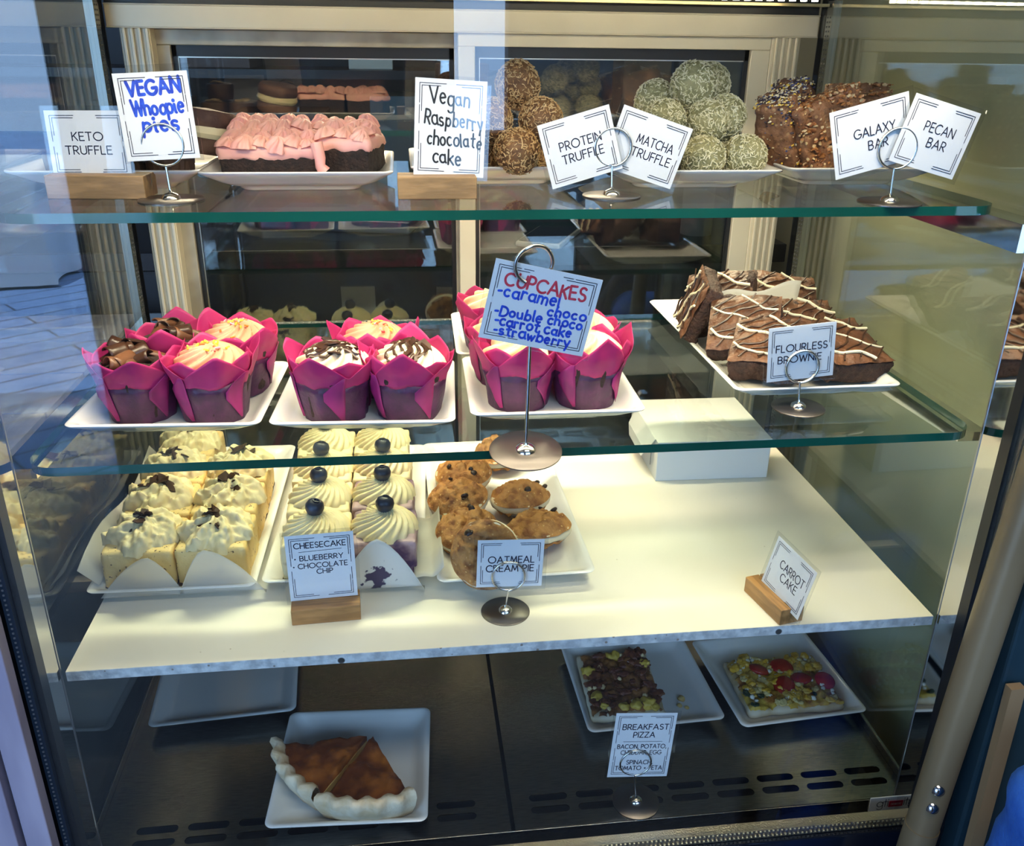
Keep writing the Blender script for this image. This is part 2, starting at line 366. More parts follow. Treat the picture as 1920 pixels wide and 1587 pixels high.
# ------------------------------------------------------------------ single-stroke lettering
def A(cx, cy, rx, ry, a0, a1, n=14): return [(cx+rx*cos(radians(a0+(a1-a0)*k/n)), cy+ry*sin(radians(a0+(a1-a0)*k/n))) for k in range(n+1)]
G = {
 'A': (.78, [[(0, 0), (.39, 1), (.78, 0)], [(.14, .34), (.64, .34)]]),
 'B': (.56, [[(0, 0), (0, 1), (.28, 1)]+A(.28, .76, .23, .24, 90, -90)+[(0, .52)], [(.26, .52)]+A(.28, .26, .28, .26, 90, -90)+[(0, 0)]]),
 'C': (.78, [A(.47, .5, .47, .5, 48, 312, 20)]),
 'D': (.72, [[(0, 0), (0, 1), (.22, 1)]+A(.22, .5, .5, .5, 90, -90)+[(0, 0)]]),
 'E': (.50, [[(.5, 1), (0, 1), (0, 0), (.5, 0)], [(0, .52), (.44, .52)]]),
 'F': (.48, [[(.48, 1), (0, 1), (0, 0)], [(0, .52), (.42, .52)]]),
 'G': (.88, [A(.48, .5, .48, .5, 48, 335, 20)+[(.93, .44), (.56, .44)]]),
 'H': (.66, [[(0, 0), (0, 1)], [(.66, 0), (.66, 1)], [(0, .5), (.66, .5)]]),
 'I': (.02, [[(.01, 0), (.01, 1)]]),
 'K': (.58, [[(0, 0), (0, 1)], [(.54, 1), (0, .42)], [(.18, .6), (.58, 0)]]),
 'L': (.46, [[(0, 1), (0, 0), (.46, 0)]]),
 'M': (.84, [[(0, 0), (.1, 1), (.42, .2), (.74, 1), (.84, 0)]]),
 'N': (.68, [[(0, 0), (0, 1), (.68, 0), (.68, 1)]]),
 'O': (1.0, [A(.5, .5, .5, .5, 90, 450, 26)]),
 'P': (.52, [[(0, 0), (0, 1), (.24, 1)]+A(.24, .72, .28, .28, 90, -90)+[(0, .44)]]),
 'R': (.56, [[(0, 0), (0, 1), (.24, 1)]+A(.24, .73, .28, .27, 90, -90)+[(0, .46)], [(.22, .46), (.56, 0)]]),
 'S': (.52, [A(.27, .75, .24, .25, 40, 255, 12)+A(.27, .25, .26, .25, 78, -145, 12)]),
 'T': (.64, [[(0, 1), (.64, 1)], [(.32, 1), (.32, 0)]]),
 'U': (.64, [[(0, 1), (0, .32)]+A(.32, .32, .32, .32, 180, 360)+[(.64, 1)]]),
 'V': (.72, [[(0, 1), (.36, 0), (.72, 1)]]),
 'W': (1.0, [[(0, 1), (.25, 0), (.5, .9), (.75, 0), (1, 1)]]),
 'X': (.64, [[(0, 1), (.64, 0)], [(.64, 1), (0, 0)]]),
 'Y': (.66, [[(0, 1), (.33, .46), (.66, 1)], [(.33, .46), (.33, 0)]]),
 'Z': (.6, [[(0, 1), (.6, 1), (0, 0), (.6, 0)]]),
 ',': (.08, [[(.08, .08), (.0, -.16)]]), '+': (.5, [[(.1, .45), (.4, .45)], [(.25, .3), (.25, .6)]]), '-': (.3, [[(0, .38), (.25, .42)]]), '*': (.16, [A(.08, .4, .07, .07, 0, 360, 8)]),
 'a': (.56, [A(.28, .3, .27, .29, 60, 330, 14), [(.52, .6), (.52, .1), (.6, 0)]]),
 'b': (.54, [[(0, 1), (0, 0)], A(.26, .3, .26, .3, 160, -160, 14)]),
 'c': (.46, [A(.26, .3, .26, .3, 55, 310, 14)]),
 'd': (.54, [A(.26, .3, .26, .3, 40, 330, 14), [(.52, 1), (.52, 0)]]),
 'e': (.5, [[(.02, .32), (.46, .36)]+A(.25, .31, .23, .3, 15, 310, 14)]),
 'g': (.52, [A(.26, .3, .25, .29, 60, 330, 12), [(.5, .58), (.5, -.2)]+A(.26, -.2, .24, .2, 0, -150, 8)]),
 'h': (.5, [[(0, 1), (0, 0)], [(0, .3)]+A(.24, .36, .24, .24, 160, 0, 8)+[(.48, 0)]]),
 'i': (.12, [[(.06, .58), (.06, .05), (.12, 0)], A(.06, .85, .035, .035, 0, 360, 6)]),
 'k': (.46, [[(0, 1), (0, 0)], [(.42, .6), (0, .25)], [(.12, .34), (.46, 0)]]),
 'l': (.1, [[(.04, 1), (.04, .04), (.1, 0)]]),
 'm': (.8, [[(0, .6), (0, 0)], [(0, .36)]+A(.2, .38, .19, .22, 160, 0, 8)+[(.39, 0)], [(.39, .36)]+A(.59, .38, .19, .22, 160, 0, 8)+[(.79, 0)]]),
 'n': (.5, [[(0, .6), (0, 0)], [(0, .34)]+A(.24, .36, .23, .24, 160, 0, 8)+[(.47, 0)]]),
 'o': (.54, [A(.27, .3, .26, .29, 90, 450, 16)]),
 'p': (.52, [[(0, .6), (0, -.38)], A(.25, .3, .25, .29, 160, -160, 14)]),
 'r': (.36, [[(0, .6), (0, 0)], [(0, .34)]+A(.2, .36, .19, .22, 160, 50, 6)]),
 's': (.42, [A(.2, .45, .18, .15, 40, 255, 8)+A(.2, .15, .2, .15, 78, -145, 8)]),
 't': (.4, [[(.18, .95), (.18, .08), (.32, 0)], [(0, .6), (.38, .62)]]),
 'u': (.5, [[(0, .58), (0, .22)]+A(.23, .22, .23, .22, 180, 360, 8)+[(.46, .58), (.47, 0)]]),
 'w': (.7, [[(0, .58), (.17, 0), (.35, .5), (.52, 0), (.7, .58)]]),
 'y': (.5, [[(0, .58), (.25, .05)], [(.5, .6), (.12, -.36)]]),
}
def ribbon(mb, pts, t):
    """flat ink stroke with round ends, in the x-z plane facing -y"""
    n = len(pts)
    if n < 2: return
    for i in range(n-1):
        (ax, az), (bx_, bz) = pts[i], pts[i+1]; l = math.hypot(bx_-ax, bz-az)
        if l < 1e-9: continue
        nx, nz = -(bz-az)/l*t/2, (bx_-ax)/l*t/2
        y = -(len(mb.f) % 60)*4e-6; mb.add([(ax+nx, y, az+nz), (bx_+nx, y, bz+nz), (bx_-nx, y, bz-nz), (ax-nx, y, az-nz)], [(3, 2, 1, 0)])
    for i in range(n):                               # round ends and joints
        y = -(len(mb.f) % 60)*4e-6; mb.add([(pts[i][0]+t/2*cos(2*pi*j/10), y, pts[i][1]+t/2*sin(2*pi*j/10)) for j in range(10)], [tuple(range(10))])
def write(mb, text, cx, cz, wd, h, t, hand=0, slope=0, rnd=None, track=.22):
    """text centred at cx with its baseline at cz, fitted to width wd"""
    items = []; x = 0
    for ch in text:
        if ch == ' ': x += .45; continue
        g = G[ch]; items.append((x, g)); x += g[0]+track
    x -= track; s = wd/x
    for ox, g in items:
        jy = rnd.uniform(-1, 1)*hand*h*.5 if rnd else 0; jr = rnd.uniform(-1, 1)*hand if rnd else 0; js = 1+(rnd.uniform(-1, 1)*hand if rnd else 0)
        for st in g[1]:
            pts = []
            for px, pz in st:
                qx, qz = px*s*js, pz*h*js
                qx, qz = qx*cos(jr)-qz*sin(jr), qx*sin(jr)+qz*cos(jr)
                X = cx-wd/2+ox*s+qx; pts.append((X, cz+qz+jy+slope*(X-cx)))
            ribbon(mb, pts, t)
INK = mat('dark navy print', (.012, .012, .035), .5); BLUEPEN = mat('blue marker ink', (.008, .04, .50), .5, col2=(.02, .10, .72), ns=220); REDPEN = mat('red marker ink', (.62, .02, .05), .5, col2=(.75, .06, .10), ns=200)
BLACKPEN = mat('black marker ink', (.012, .012, .014), .5); PAPER = mat('white card paper', (.84, .84, .85), .55); SLEEVE = glass('clear laminate', (.95, .96, .97), .05)
def border(mb, w_, h_):
    t = .00062
    for sx in (-1, 1):
        for sz in (-1, 1):
            a = .0042; b = .0062; W2, H2 = w_/2, h_/2
            def P(x, z): return (sx*(W2-x), sz*(H2-z))
            ribbon(mb, [P(a+w_*.20, a), P(a, a), P(a, a+h_*.20)], t); ribbon(mb, [P(b+w_*.26, b), P(b, b), P(b, b+h_*.26)], t)
            ribbon(mb, [P(w_*.27, a), P(w_*.43 if h_ > w_ else w_*.36, a)], t); ribbon(mb, [P(a, h_*.27), P(a, h_*.46)], t)
def card(label, ctr, w_, h_, lines, roll=0, yaw=0, tilt=0, group=None, hand=0, seed=1, sleeve=(.004, .004, .004, .004), rule=None):
    """lines: (text, x, baseline z, width, cap height, stroke, ink[, slope]); roll anticlockwise as seen from the front"""
    o = obj('sign_card', MB().span((-w_/2, -.0002, -h_/2), (w_/2, .0002, h_/2)), PAPER, smooth=False)
    o.matrix_world = Matrix.Translation(ctr) @ Matrix.Rotation(yaw, 4, 'Z') @ Matrix.Rotation(tilt, 4, 'X') @ Matrix.Rotation(-roll, 4, 'Y')
    tag(o, label, 'sign card', group)
    l, r, b, u = sleeve
    obj('laminate', MB().span((-w_/2-l, -.0010, -h_/2-b), (w_/2+r, .0006, h_/2+u)), SLEEVE, o, smooth=False)
    bm_ = MB(); border(bm_, w_, h_)
    obj('border', bm_, INK, o, (0, -.0003, 0), smooth=False)
    if rule:
        rm = MB(); ribbon(rm, [(-rule[1]/2, rule[0]), (rule[1]/2, rule[0]+rule[2])], .0005); obj('rule_line', rm, INK, o, (0, -.0004, 0), smooth=False)
    rnd = random.Random(seed); inks = {}
    for ln in lines:
        mb = inks.setdefault(ln[6].name, (MB(), ln[6]))[0]
        write(mb, ln[0], ln[1], ln[2], ln[3], ln[4], ln[5], hand, ln[7] if len(ln) > 7 else 0, rnd if hand else None)
    for mb, mt in inks.values(): obj('lettering', mb, mt, o, (0, -.00035, 0), smooth=False)
    return o
def holder(label, base, rb, hring, rr_, wire=.0011, lean=(0, 0), tiltb=0, gap=.0028, ringx=0, open_a=0, group='round wire sign holders'):
    """weighted disc, stem and a two-turn ring clip"""
    t = thing('sign_holder', label, 'sign holder', base, (tiltb, 0, 0), group=group)
    pr = [(0.0001, 0), (rb, 0), (rb, .0009), (rb-.0006, .0014), (rb*.34, .0018)]
    obj('base', MB().lathe(pr, 48), mat('dull steel disc', (.17, .155, .15), .36, 1), t)
    obj('boss', MB().lathe([(rb*.30, .0016), (rb*.27, .0042), (rb*.16, .0062), (wire*1.6, .0072), (wire, .009)], 32), CHROME, t)
    zt = hring-rr_; x, y = lean
    obj('stem', MB().tube([(0, 0, .004), (x*.3, y*.3, zt*.35), (x*.8, y*.8, zt*.8), (x+ringx, y, zt)], wire, 10), CHROME, t)
    path = []
    N = 56
    if open_a:                                       # an open hook whose near turn laps over the card
        for k in range(N+1):
            a = radians(245-335*k/N); fr = min(1, max(0, (radians(115)-a)/radians(65)))
            path.append((x+ringx+rr_*cos(a), y-.0065*(1-fr), hring+rr_*sin(a)))
        N = -1
    for k in range(N+1):
        a = -pi/2 + 2*pi*1.88*k/N
        path.append((x+ringx+rr_*cos(a), y-gap/2+gap*k/N, hring+rr_*sin(a)))
    obj('ring_clip', MB().tube(path, wire, 10), CHROME, t)
    return t
WOOD = mat('oiled pine', (.42, .21, .07), .45, col2=(.27, .13, .04), ns=22, stretch=(1, 9, 5), bump=.12, bs=60)
WOODG = mat('weathered pine', (.34, .20, .085), .5, col2=(.22, .13, .055), ns=22, stretch=(1, 9, 5), bump=.12, bs=60)
def block(label, c, L, dep, h, yaw=0, mt=None):
    """pine block with a card slot sawn along the top"""
    g = .0016; yb = dep*.12
    prof = [(-dep/2, 0), (dep/2, 0), (dep/2, h), (yb+g/2, h), (yb+g/2, h*.45), (yb-g/2, h*.45), (yb-g/2, h), (-dep/2, h)]
    mb = MB().loft([[Vector((x, y, z)) for y, z in prof] for x in (L/2, -L/2)])
    o = obj('wooden_block', mb, mt or WOOD, None, c, (0, 0, yaw), smooth=False, bevel=.0009); return tag(o, label, 'sign block', 'slotted wooden sign blocks')

# --- top shelf signs
block('wooden block under the keto truffle card at the end of the top shelf', (.0745, .125, ZT), .087, .034, .0205, radians(-4), WOODG)
card('small white card printed KETO TRUFFLE in a wooden block', (.0675, .1285, .7385), .0700, .0570, [('KETO', 0, .0030, .027, .0070, .0010, INK), ('TRUFFLE', -.0004, -.0088, .0405, .0070, .0010, INK)], radians(.5), radians(-4), radians(-4), sleeve=(.003, .003, .002, .004))
block('wooden block under the vegan raspberry chocolate cake card', (.379, .112, ZT), .073, .034, .0200, 0, WOODG)
card('tall white card handwritten Vegan Raspberry chocolate cake in black', (.3925, .1165, .7535), .0655, .0850, [
    ('Vegan', -.001, .0205, .036, .0135, .0017, BLACKPEN, -.05), ('Raspberry', .0035, .0015, .054, .0130, .0017, BLACKPEN, -.09), ('chocolate', .0045, -.0150, .050, .0125, .0017, BLACKPEN, -.05), ('cake', -.002, -.0315, .026, .0125, .0017, BLACKPEN, -.06)], radians(-3), 0, radians(-3), hand=.10, seed=5, sleeve=(.003, .004, .003, .003))
holder('round wire holder gripping the vegan whoopie pies card', (.140, .100, ZT), .029, .0475, .0178, lean=(-.002, .004))
card('tall white card handwritten VEGAN Whoopie pies in blue', (.136, .1045, .764), .0625, .0725, [
    ('VEGAN', .001, .0185, .044, .0120, .0028, BLUEPEN, .03), ('Whoopie', .002, .0020, .043, .0120, .0024, BLUEPEN, .02), ('pies', .002, -.0120, .030, .0130, .0025, BLUEPEN, .02)], radians(3), 0, radians(-4), hand=.10, seed=3, sleeve=(.002, .003, .002, .006))
holder('round wire holder gripping the protein and matcha truffle cards', (.546, .107, ZT), .028, .0450, .0172, lean=(0, .004))
card('white card printed PROTEIN TRUFFLE tilted in the same ring as matcha', (.5145, .1105, .7375), .0697, .0600, [('PROTEIN', .001, .0014, .040, .0078, .0010, INK), ('TRUFFLE', .001, -.0108, .040, .0078, .0010, INK)], radians(16.2), 0, 0)
card('white card printed MATCHA TRUFFLE tilted in the same ring as protein', (.5800, .1128, .7370), .0715, .0585, [('MATCHA', .006, .0014, .037, .0080, .0010, INK), ('TRUFFLE', .006, -.0108, .040, .0078, .0010, INK)], radians(-17.8), 0, 0)
holder('round wire holder gripping the galaxy and pecan bar cards', (.803, .059, ZT), .029, .0490, .0182, lean=(0, .002))
card('white card printed GALAXY BAR tilted beside the pecan bar card', (.7765, .0625, .7525), .0750, .0610, [('GALAXY', .003, .0010, .039, .0080, .0010, INK), ('BAR', .0055, -.0118, .0185, .0080, .0010, INK)], radians(15), 0, 0)
card('white card printed PECAN BAR tilted beside the galaxy bar card', (.8365, .0595, .7520), .0690, .0610, [('PECAN', .002, .0030, .031, .0082, .0010, INK), ('BAR', .0045, -.0098, .0190, .0080, .0010, INK)], radians(-14.8), 0, 0)
# --- middle shelf signs
holder('tall wire holder with wide disc carrying the cupcakes card', (.4505, -.0145, ZM+.0045), .0335, .1720, .0163, wire=.0016, lean=(.0035, .0255), tiltb=radians(8), gap=.0034, open_a=1)
card('big white card handwritten CUPCAKES in red above blue flavours', (.4605, -.0158, .6180), .0940, .0700, [
    ('CUPCAKES', .0, .0140, .071, .0110, .0021, REDPEN, -.02), ('-caramel', -.012, .0048, .054, .0105, .0020, BLUEPEN), ('choco', .024, -.0036, .034, .0088, .0020, BLUEPEN, .02),
    ('-Double choco', .001, -.0120, .078, .0088, .0020, BLUEPEN, .02), ('-carrot cake', -.002, -.0205, .068, .0088, .0020, BLUEPEN, .01), ('-strawberry', -.001, -.0290, .068, .0090, .0020, BLUEPEN, 0)], radians(-12.5), 0, 0, hand=.09, seed=9, sleeve=(.004, .006, .003, .006))
holder('round wire holder gripping the flourless brownie card', (.751, .0745, ZM), .0275, .0450, .0173, lean=(-.001, .002))
card('white card printed FLOURLESS BROWNIE standing before the brownie plate', (.7475, .0785, .5390), .0712, .0585, [('FLOURLESS', 0, .0022, .054, .0074, .0011, INK), ('BROWNIE', -.0015, -.0100, .046, .0074, .0011, INK)], radians(5), 0, 0)
# --- shelf board signs
block('wooden block under the cheesecake card', (.2500, .0700, ZL), .072, .030, .0190, radians(3))
card('white card printed CHEESECAKE with blueberry and chocolate chip below', (.2480, .0742, .3160), .0705, .0780, [('CHEESECAKE', 0, .0235, .053, .0062, .0010, INK), ('* BLUEBERRY', -.002, .0088, .050, .0056, .0009, INK), ('* CHOCOLATE', -.001, -.0005, .056, .0056, .0009, INK), ('CHIP', .003, -.0080, .0165, .0054, .0009, INK)], radians(.6), radians(3), radians(-2), rule=(.0190, .044, .001))
holder('round wire holder gripping the oatmeal cream pie card', (.4420, .0560, ZL), .0265, .0440, .0176, lean=(.003, .0015))
card('white card printed OATMEAL CREAM PIE in front of the cookies', (.4470, .0595, .3165), .0710, .0582, [('OATMEAL', .001, .0010, .049, .0078, .0012, INK), ('CREAM PIE', 0, -.0098, .051, .0078, .0012, INK)], radians(-2), 0, 0)
yw = radians(-78); tl_ = radians(-11)
block('wooden block under the carrot cake card on the bare right end of the board', (.7375, .0375, ZL), .069, .029, .0190, yw)
cr = Vector((cos(yw), sin(yw), 0)); cn = Vector((-sin(yw), cos(yw), 0)); cu = Vector((0, 0, 1))*cos(tl_)-cn*sin(tl_)
card('white card printed CARROT CAKE turned sideways on the empty board', Vector((.7365, .036, .28))+cr*.0136+cu*.0235, .0700, .0600, [('CARROT', .004, .0020, .042, .0092, .0011, INK), ('CAKE', .004, -.0105, .028, .0092, .0011, INK)], radians(-4), yw, tl_)
holder('round wire holder gripping the breakfast pizza card on the steel deck', (.5965, .0215, .0003), .0275, .0590, .0183, lean=(-.004, .0015))
card('tall white card printed BREAKFAST PIZZA with two fillings below', (.5990, .0245, .0835), .0720, .0900, [('BREAKFAST', .001, .0225, .054, .0072, .0011, INK), ('PIZZA', .0005, .0115, .025, .0072, .0011, INK), ('BACON, POTATO,', 0, -.0040, .058, .0056, .0009, INK), ('CHEDDAR, EGG', 0, -.0125, .048, .0056, .0009, INK), ('SPINACH,', 0, -.0265, .031, .0056, .0009, INK), ('TOMATO + FETA', 0, -.0348, .056, .0056, .0009, INK)], radians(-4.5), 0, radians(-3), rule=(.0055, .046, 0), sleeve=(.003, .004, .002, .003))
# badge print
mb = MB(); T = Matrix.Translation((-W/2, -.25, -FL))
def bglyph(segs, t):
    for s_ in segs: ribbon(mb, s_, t)
x0 = .8860; z0 = -.0112; k = .0092
bglyph([[(x0+k*.40+px*k*.4, z0+k*.42+pz*k*.42) for px, pz in A(0, 0, 1, 1, 20, 340, 16)], [(x0+k*.8, z0+k*.85), (x0+k*.8, z0-k*.2)]+[(x0+k*.42+px*k*.38, z0-k*.2+pz*k*.25) for px, pz in A(0, 0, 1, 1, 0, -160, 8)],
        [(x0+k*1.12, z0+k*1.25), (x0+k*1.12, z0)], [(x0+k*.95, z0+k*.85), (x0+k*1.32, z0+k*.85)], [(x0+k*1.48, z0+k*.85), (x0+k*1.48, z0)], [(x0+k*1.48, z0+k*1.12), (x0+k*1.48, z0+k*1.22)]], .0009)
obj('lettering', MB().join(mb, T @ Matrix.Translation((0, -.0074, 0))), mat('badge grey print', (.02, .02, .03), .5), bd, smooth=False)
obj('red_block', MB().span((.9010, -.0075, -.0125), (.9190, -.0072, -.0035)).xf(T), mat('badge red', (.50, .01, .03), .4), bd, smooth=False)
mb = MB(); write(mb, 'DESIGNS', .9100, -.0092, .0125, .0026, .0005)
obj('lettering', mb.xf(T @ Matrix.Translation((0, -.0078, 0))), mat('badge pale print', (.8, .6, .6), .5), bd, smooth=False)
# ------------------------------------------------------------------ plates
PLATES = []
def plate(label, c, w_, d_, rz=0, h=.0215, group=None, rot=None):
    def ring(ins, z, r):
        a, b = w_/2-ins, d_/2-ins; pts = []
        for cx, cy, a0 in ((a-r, b-r, 0), (-a+r, b-r, pi/2), (-a+r, -b+r, pi), (a-r, -b+r, 3*pi/2)):
            for k in range(7):
                q = a0+pi/2*k/6; pts.append(Vector((cx+r*cos(q), cy+r*sin(q), z)))
        return pts
    k = h/.0215
    prof = [(.0400, .0012, .012), (.0385, 0, .012), (.0350, 0, .012), (.0330, .0012*k, .012), (.0300, .0043*k, .012), (.0240, .0056*k, .012), (.0160, .0095*k, .011), (.0040, .0172*k, .010), (.0004, .0194*k, .0095), (0, .0205*k, .0095), (.0010, .0215*k, .0092), (.0040, .0213*k, .009),
            (.0075, .0195*k, .009), (.0140, .0128*k, .010), (.0200, .0087*k, .010), (.0240, .0076*k, .011), (.0340, .0074*k, .012)]
    mb = MB().loft([ring(*p) for p in prof])
    o = obj('square_plate' if abs(w_-d_) < .02 else 'rectangular_plate', mb, PLATE, None, c, rot or (0, 0, rz), smooth=50)
    PLATES.append((o, w_/2, d_/2, h)); return tag(o, label, 'plate', group)
PF = .0076                                              # food rests this far above the plate's foot
GP = 'white square plates'
plate('white square plate on the top shelf behind the keto truffle card', (.073, .225, ZT), .176, .18, radians(-1))
plate('white square plate under the pink frosted chocolate cake', (.249, .211, ZT), .180, .180, 0)
plate('white square plate under the brown protein truffles', (.4435, .243, ZT), .176, .176, 0)
plate('white square plate under the green matcha truffles', (.638, .214, ZT), .176, .176, 0)
plate('white square plate under the galaxy and pecan bars', (.819, .228, ZT), .166, .176, 0)
plate('white square plate under the four cupcakes by the left side glass', (.1235, .124, ZM), .178, .176, radians(-3))
plate('white square plate under the three cupcakes, second from the left', (.3065, .115, ZM), .174, .178, radians(-3))
plate('white square plate under the cupcakes right behind the tall cupcakes sign', (.4915, .120, ZM), .172, .172, radians(-1))
plate('white square plate half hidden at the back of the middle shelf', (.4880, .300, ZM), .170, .170, radians(-1))
plate('long white plate loaded with drizzled brownies', (.774, .252, ZM), .184, .350, radians(0))
plate('long white plate under the chocolate chip cheesecakes', (.0845, .293, ZL), .180, .372, radians(-1), .0190)
plate('long white plate under the blueberry cheesecakes', (.2725, .286, ZL), .180, .356, radians(-2), .0190)
plate('long white plate under the oatmeal cream pies', (.4570, .280, ZL), .180, .372, radians(1), .0190)
plate('empty white plate at the left of the steel deck', (.086, .285, 0), .185, .185, radians(4))
plate('white square plate under the two quiche slices', (.2640, .098, 0), .182, .186, radians(-3))
plate('white plate under the dark bacon pizza square', (.6470, .213, 0), .184, .184, radians(2))
plate('white plate under the tomato and feta pizza square', (.8400, .203, 0), .178, .182, radians(4))

# ------------------------------------------------------------------ cupcakes
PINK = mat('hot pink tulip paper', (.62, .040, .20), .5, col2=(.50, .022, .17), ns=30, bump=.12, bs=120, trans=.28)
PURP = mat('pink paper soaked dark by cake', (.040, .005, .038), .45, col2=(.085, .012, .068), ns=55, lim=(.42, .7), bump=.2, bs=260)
MAG = mat('magenta paper fold', (.40, .016, .17), .5, col2=(.22, .010, .11), ns=25, trans=.2)
CRUMB = mat('dark chocolate crumb', (.018, .008, .006), .8, col2=(.035, .015, .010), ns=160, bump=.7, bs=420)
CREAM = mat('whipped cream', (.80, .67, .39), .5, sss=.15, bump=.06, bs=300)
CREAMW = mat('white buttercream', (.78, .68, .48), .5, sss=.12)
PEACH = mat('strawberry buttercream', (.62, .31, .19), .5, sss=.12, bump=.05, bs=300)
CHOC = mat('dark chocolate', (.035, .014, .008), .32, col2=(.06, .026, .014), ns=60)
MCHOC = mat('milk chocolate curl', (.16, .065, .030), .38, col2=(.10, .04, .02), ns=40)
SPR = [mat('sprinkle '+n, c, .35) for n, c in (('yellow', (.85, .55, .05)), ('orange', (.75, .18, .03)), ('red', (.55, .03, .03)), ('green', (.45, .50, .05)), ('pink', (.75, .30, .35)))]
def rosette(R, H, k=13, tw=2.2, amp=.07, nr=20, na=104, p=.75, seed=0, rough=0, base=0, skirt=.12):
    """piped whipped top: spiral ridges running up a dome"""
    rings = []
    for i in range(nr+1):
        s = 1-i/nr                                   # 1 at the edge, 0 at the tip
        ring = []
        for j in range(na):
            a = 2*pi*j/na; rdg = cos(k*(a+tw*s*.55+.2*sin(a))); env = min(1, s*2.2)*(1-.25*s)
            r = R*s*(1+amp*rdg*env); z = base+H*(1-s**2.0)**p + amp*R*.75*rdg*env*(1-s*.5)
            if s > .97: z = base+H*skirt*(1-s)/.03*.2
            P_ = Vector((r*cos(a), r*sin(a), z))
            if rough: P_ += Vector((0, 0, 1))*rough*fbm(P_, 100, seed, 3)+Vector((cos(a), sin(a), 0))*rough*.7*noise.noise(P_*160+Vector((seed, 0, 0)))*s
            ring.append(P_)
        rings.append(ring)
    return MB().loft(rings, True, True)
def wrapper_meshes(seed, R0=.0300, hk=.045, HT=.0715, ph=0):
    rnd = random.Random(seed); n = 80; pet = [HT*(1+rnd.uniform(-.10, .13)) for _ in range(5)]; fl = [rnd.uniform(.7, 1.5) for _ in range(5)]; N = 4
    def rim(a):
        u = ((a-ph)/(2*pi)*N) % N; i = int(u); f = u-i; t = 1-abs(2*f-1)      # peak mid-petal
        lo = hk+.004; return lo+(pet[i]-lo)*t**.92, fl[i], t
    low = []; up = []
    def pt(a, z, H, flr, off=0):
        s = z/hk; r = R0+(.0385-R0)*min(1.25, s)
        if z > hk: r += (z-hk)*(.02+.17*flr)
        r += .0009*sin(9*a+seed)*min(1, s)+.0022*noise.noise(Vector((cos(a)*2.6, sin(a)*2.6, z*45+seed))) + off
        return Vector((r*cos(a), r*sin(a), z))
    A_ = [2*pi*j/n for j in range(n)]
    zs = [0, .002, .010, .018, .026, .033]
    cut = {a: hk-.006+.0045*noise.noise(Vector((cos(a)*2.2, sin(a)*2.2, seed*3.3)))+.0015*noise.noise(Vector((cos(a)*9, sin(a)*9, seed))) for a in A_}
    low = [[pt(a, min(z, cut[a]-.002), 0, 1) * 1 for a in A_] for z in zs]+[[pt(a, cut[a], 0, 1) for a in A_]]
    low[0] = [p*1 for p in low[0]]
    m1 = MB().loft(low, True, False)
    rows = []
    for i in range(10):
        f = i/9; row = []
        for a in A_:
            H, flr, t = rim(a); z = cut[a]+(H-cut[a])*f; row.append(pt(a, z, H, flr))
        rows.append(row)
    m2 = MB().loft(rows, False, False)
    rows = []                                        # second layer of corners showing between the outer ones
    for i in range(8):
        f = i/7; row = []
        for a in A_:
            H, flr, t = rim(a+pi/4); z = cut[a]+.002+(hk+.003+(H-hk)*.62-cut[a])*f; row.append(pt(a, z, H, flr*.55, -.0014))
        rows.append(row)
    m2.loft(rows, False, False)
    folds = []                                       # folded-over corners lying on the outside
    for q in range(4):
        a0 = ph+q*pi/2+rnd.uniform(-.12, .12); top = hk+.006; g = []
        for i in range(7):
            f = i/6; row = []
            for j in range(7):
                s = j/6
                za = .006+(.034-.006)*f + 0; aw = .62*f/.6+.02 if f < .6 else .62+(f-.6)*.35
                lft = a0-.06-(.55*f/.6 if f < .6 else .55*(1-(f-.6)/.4)); a = lft+(a0-lft+.02)*s; row.append(pt(a, .004+(top-.004)*f, 0, 1, .0011+.0012*(1-s)))
            g.append(row)
        folds.append(MB().loft(g, False, False, False))
    return m1, m2, folds
def curl(L, R, turn, th=.0009, seed=0):
    rings = []; n = 16
    for s in range(7):
        x = -L/2+L*s/6; a = []
        for k in range(n+1):
            q = turn*k/n; r = R*(1-.28*k/n)+.0006*noise.noise(Vector((x*200, q*2, seed))); a.append(Vector((x, r*cos(q), r*sin(q))))
        rings.append(a)
    return MB().loft(rings, False, False, False)
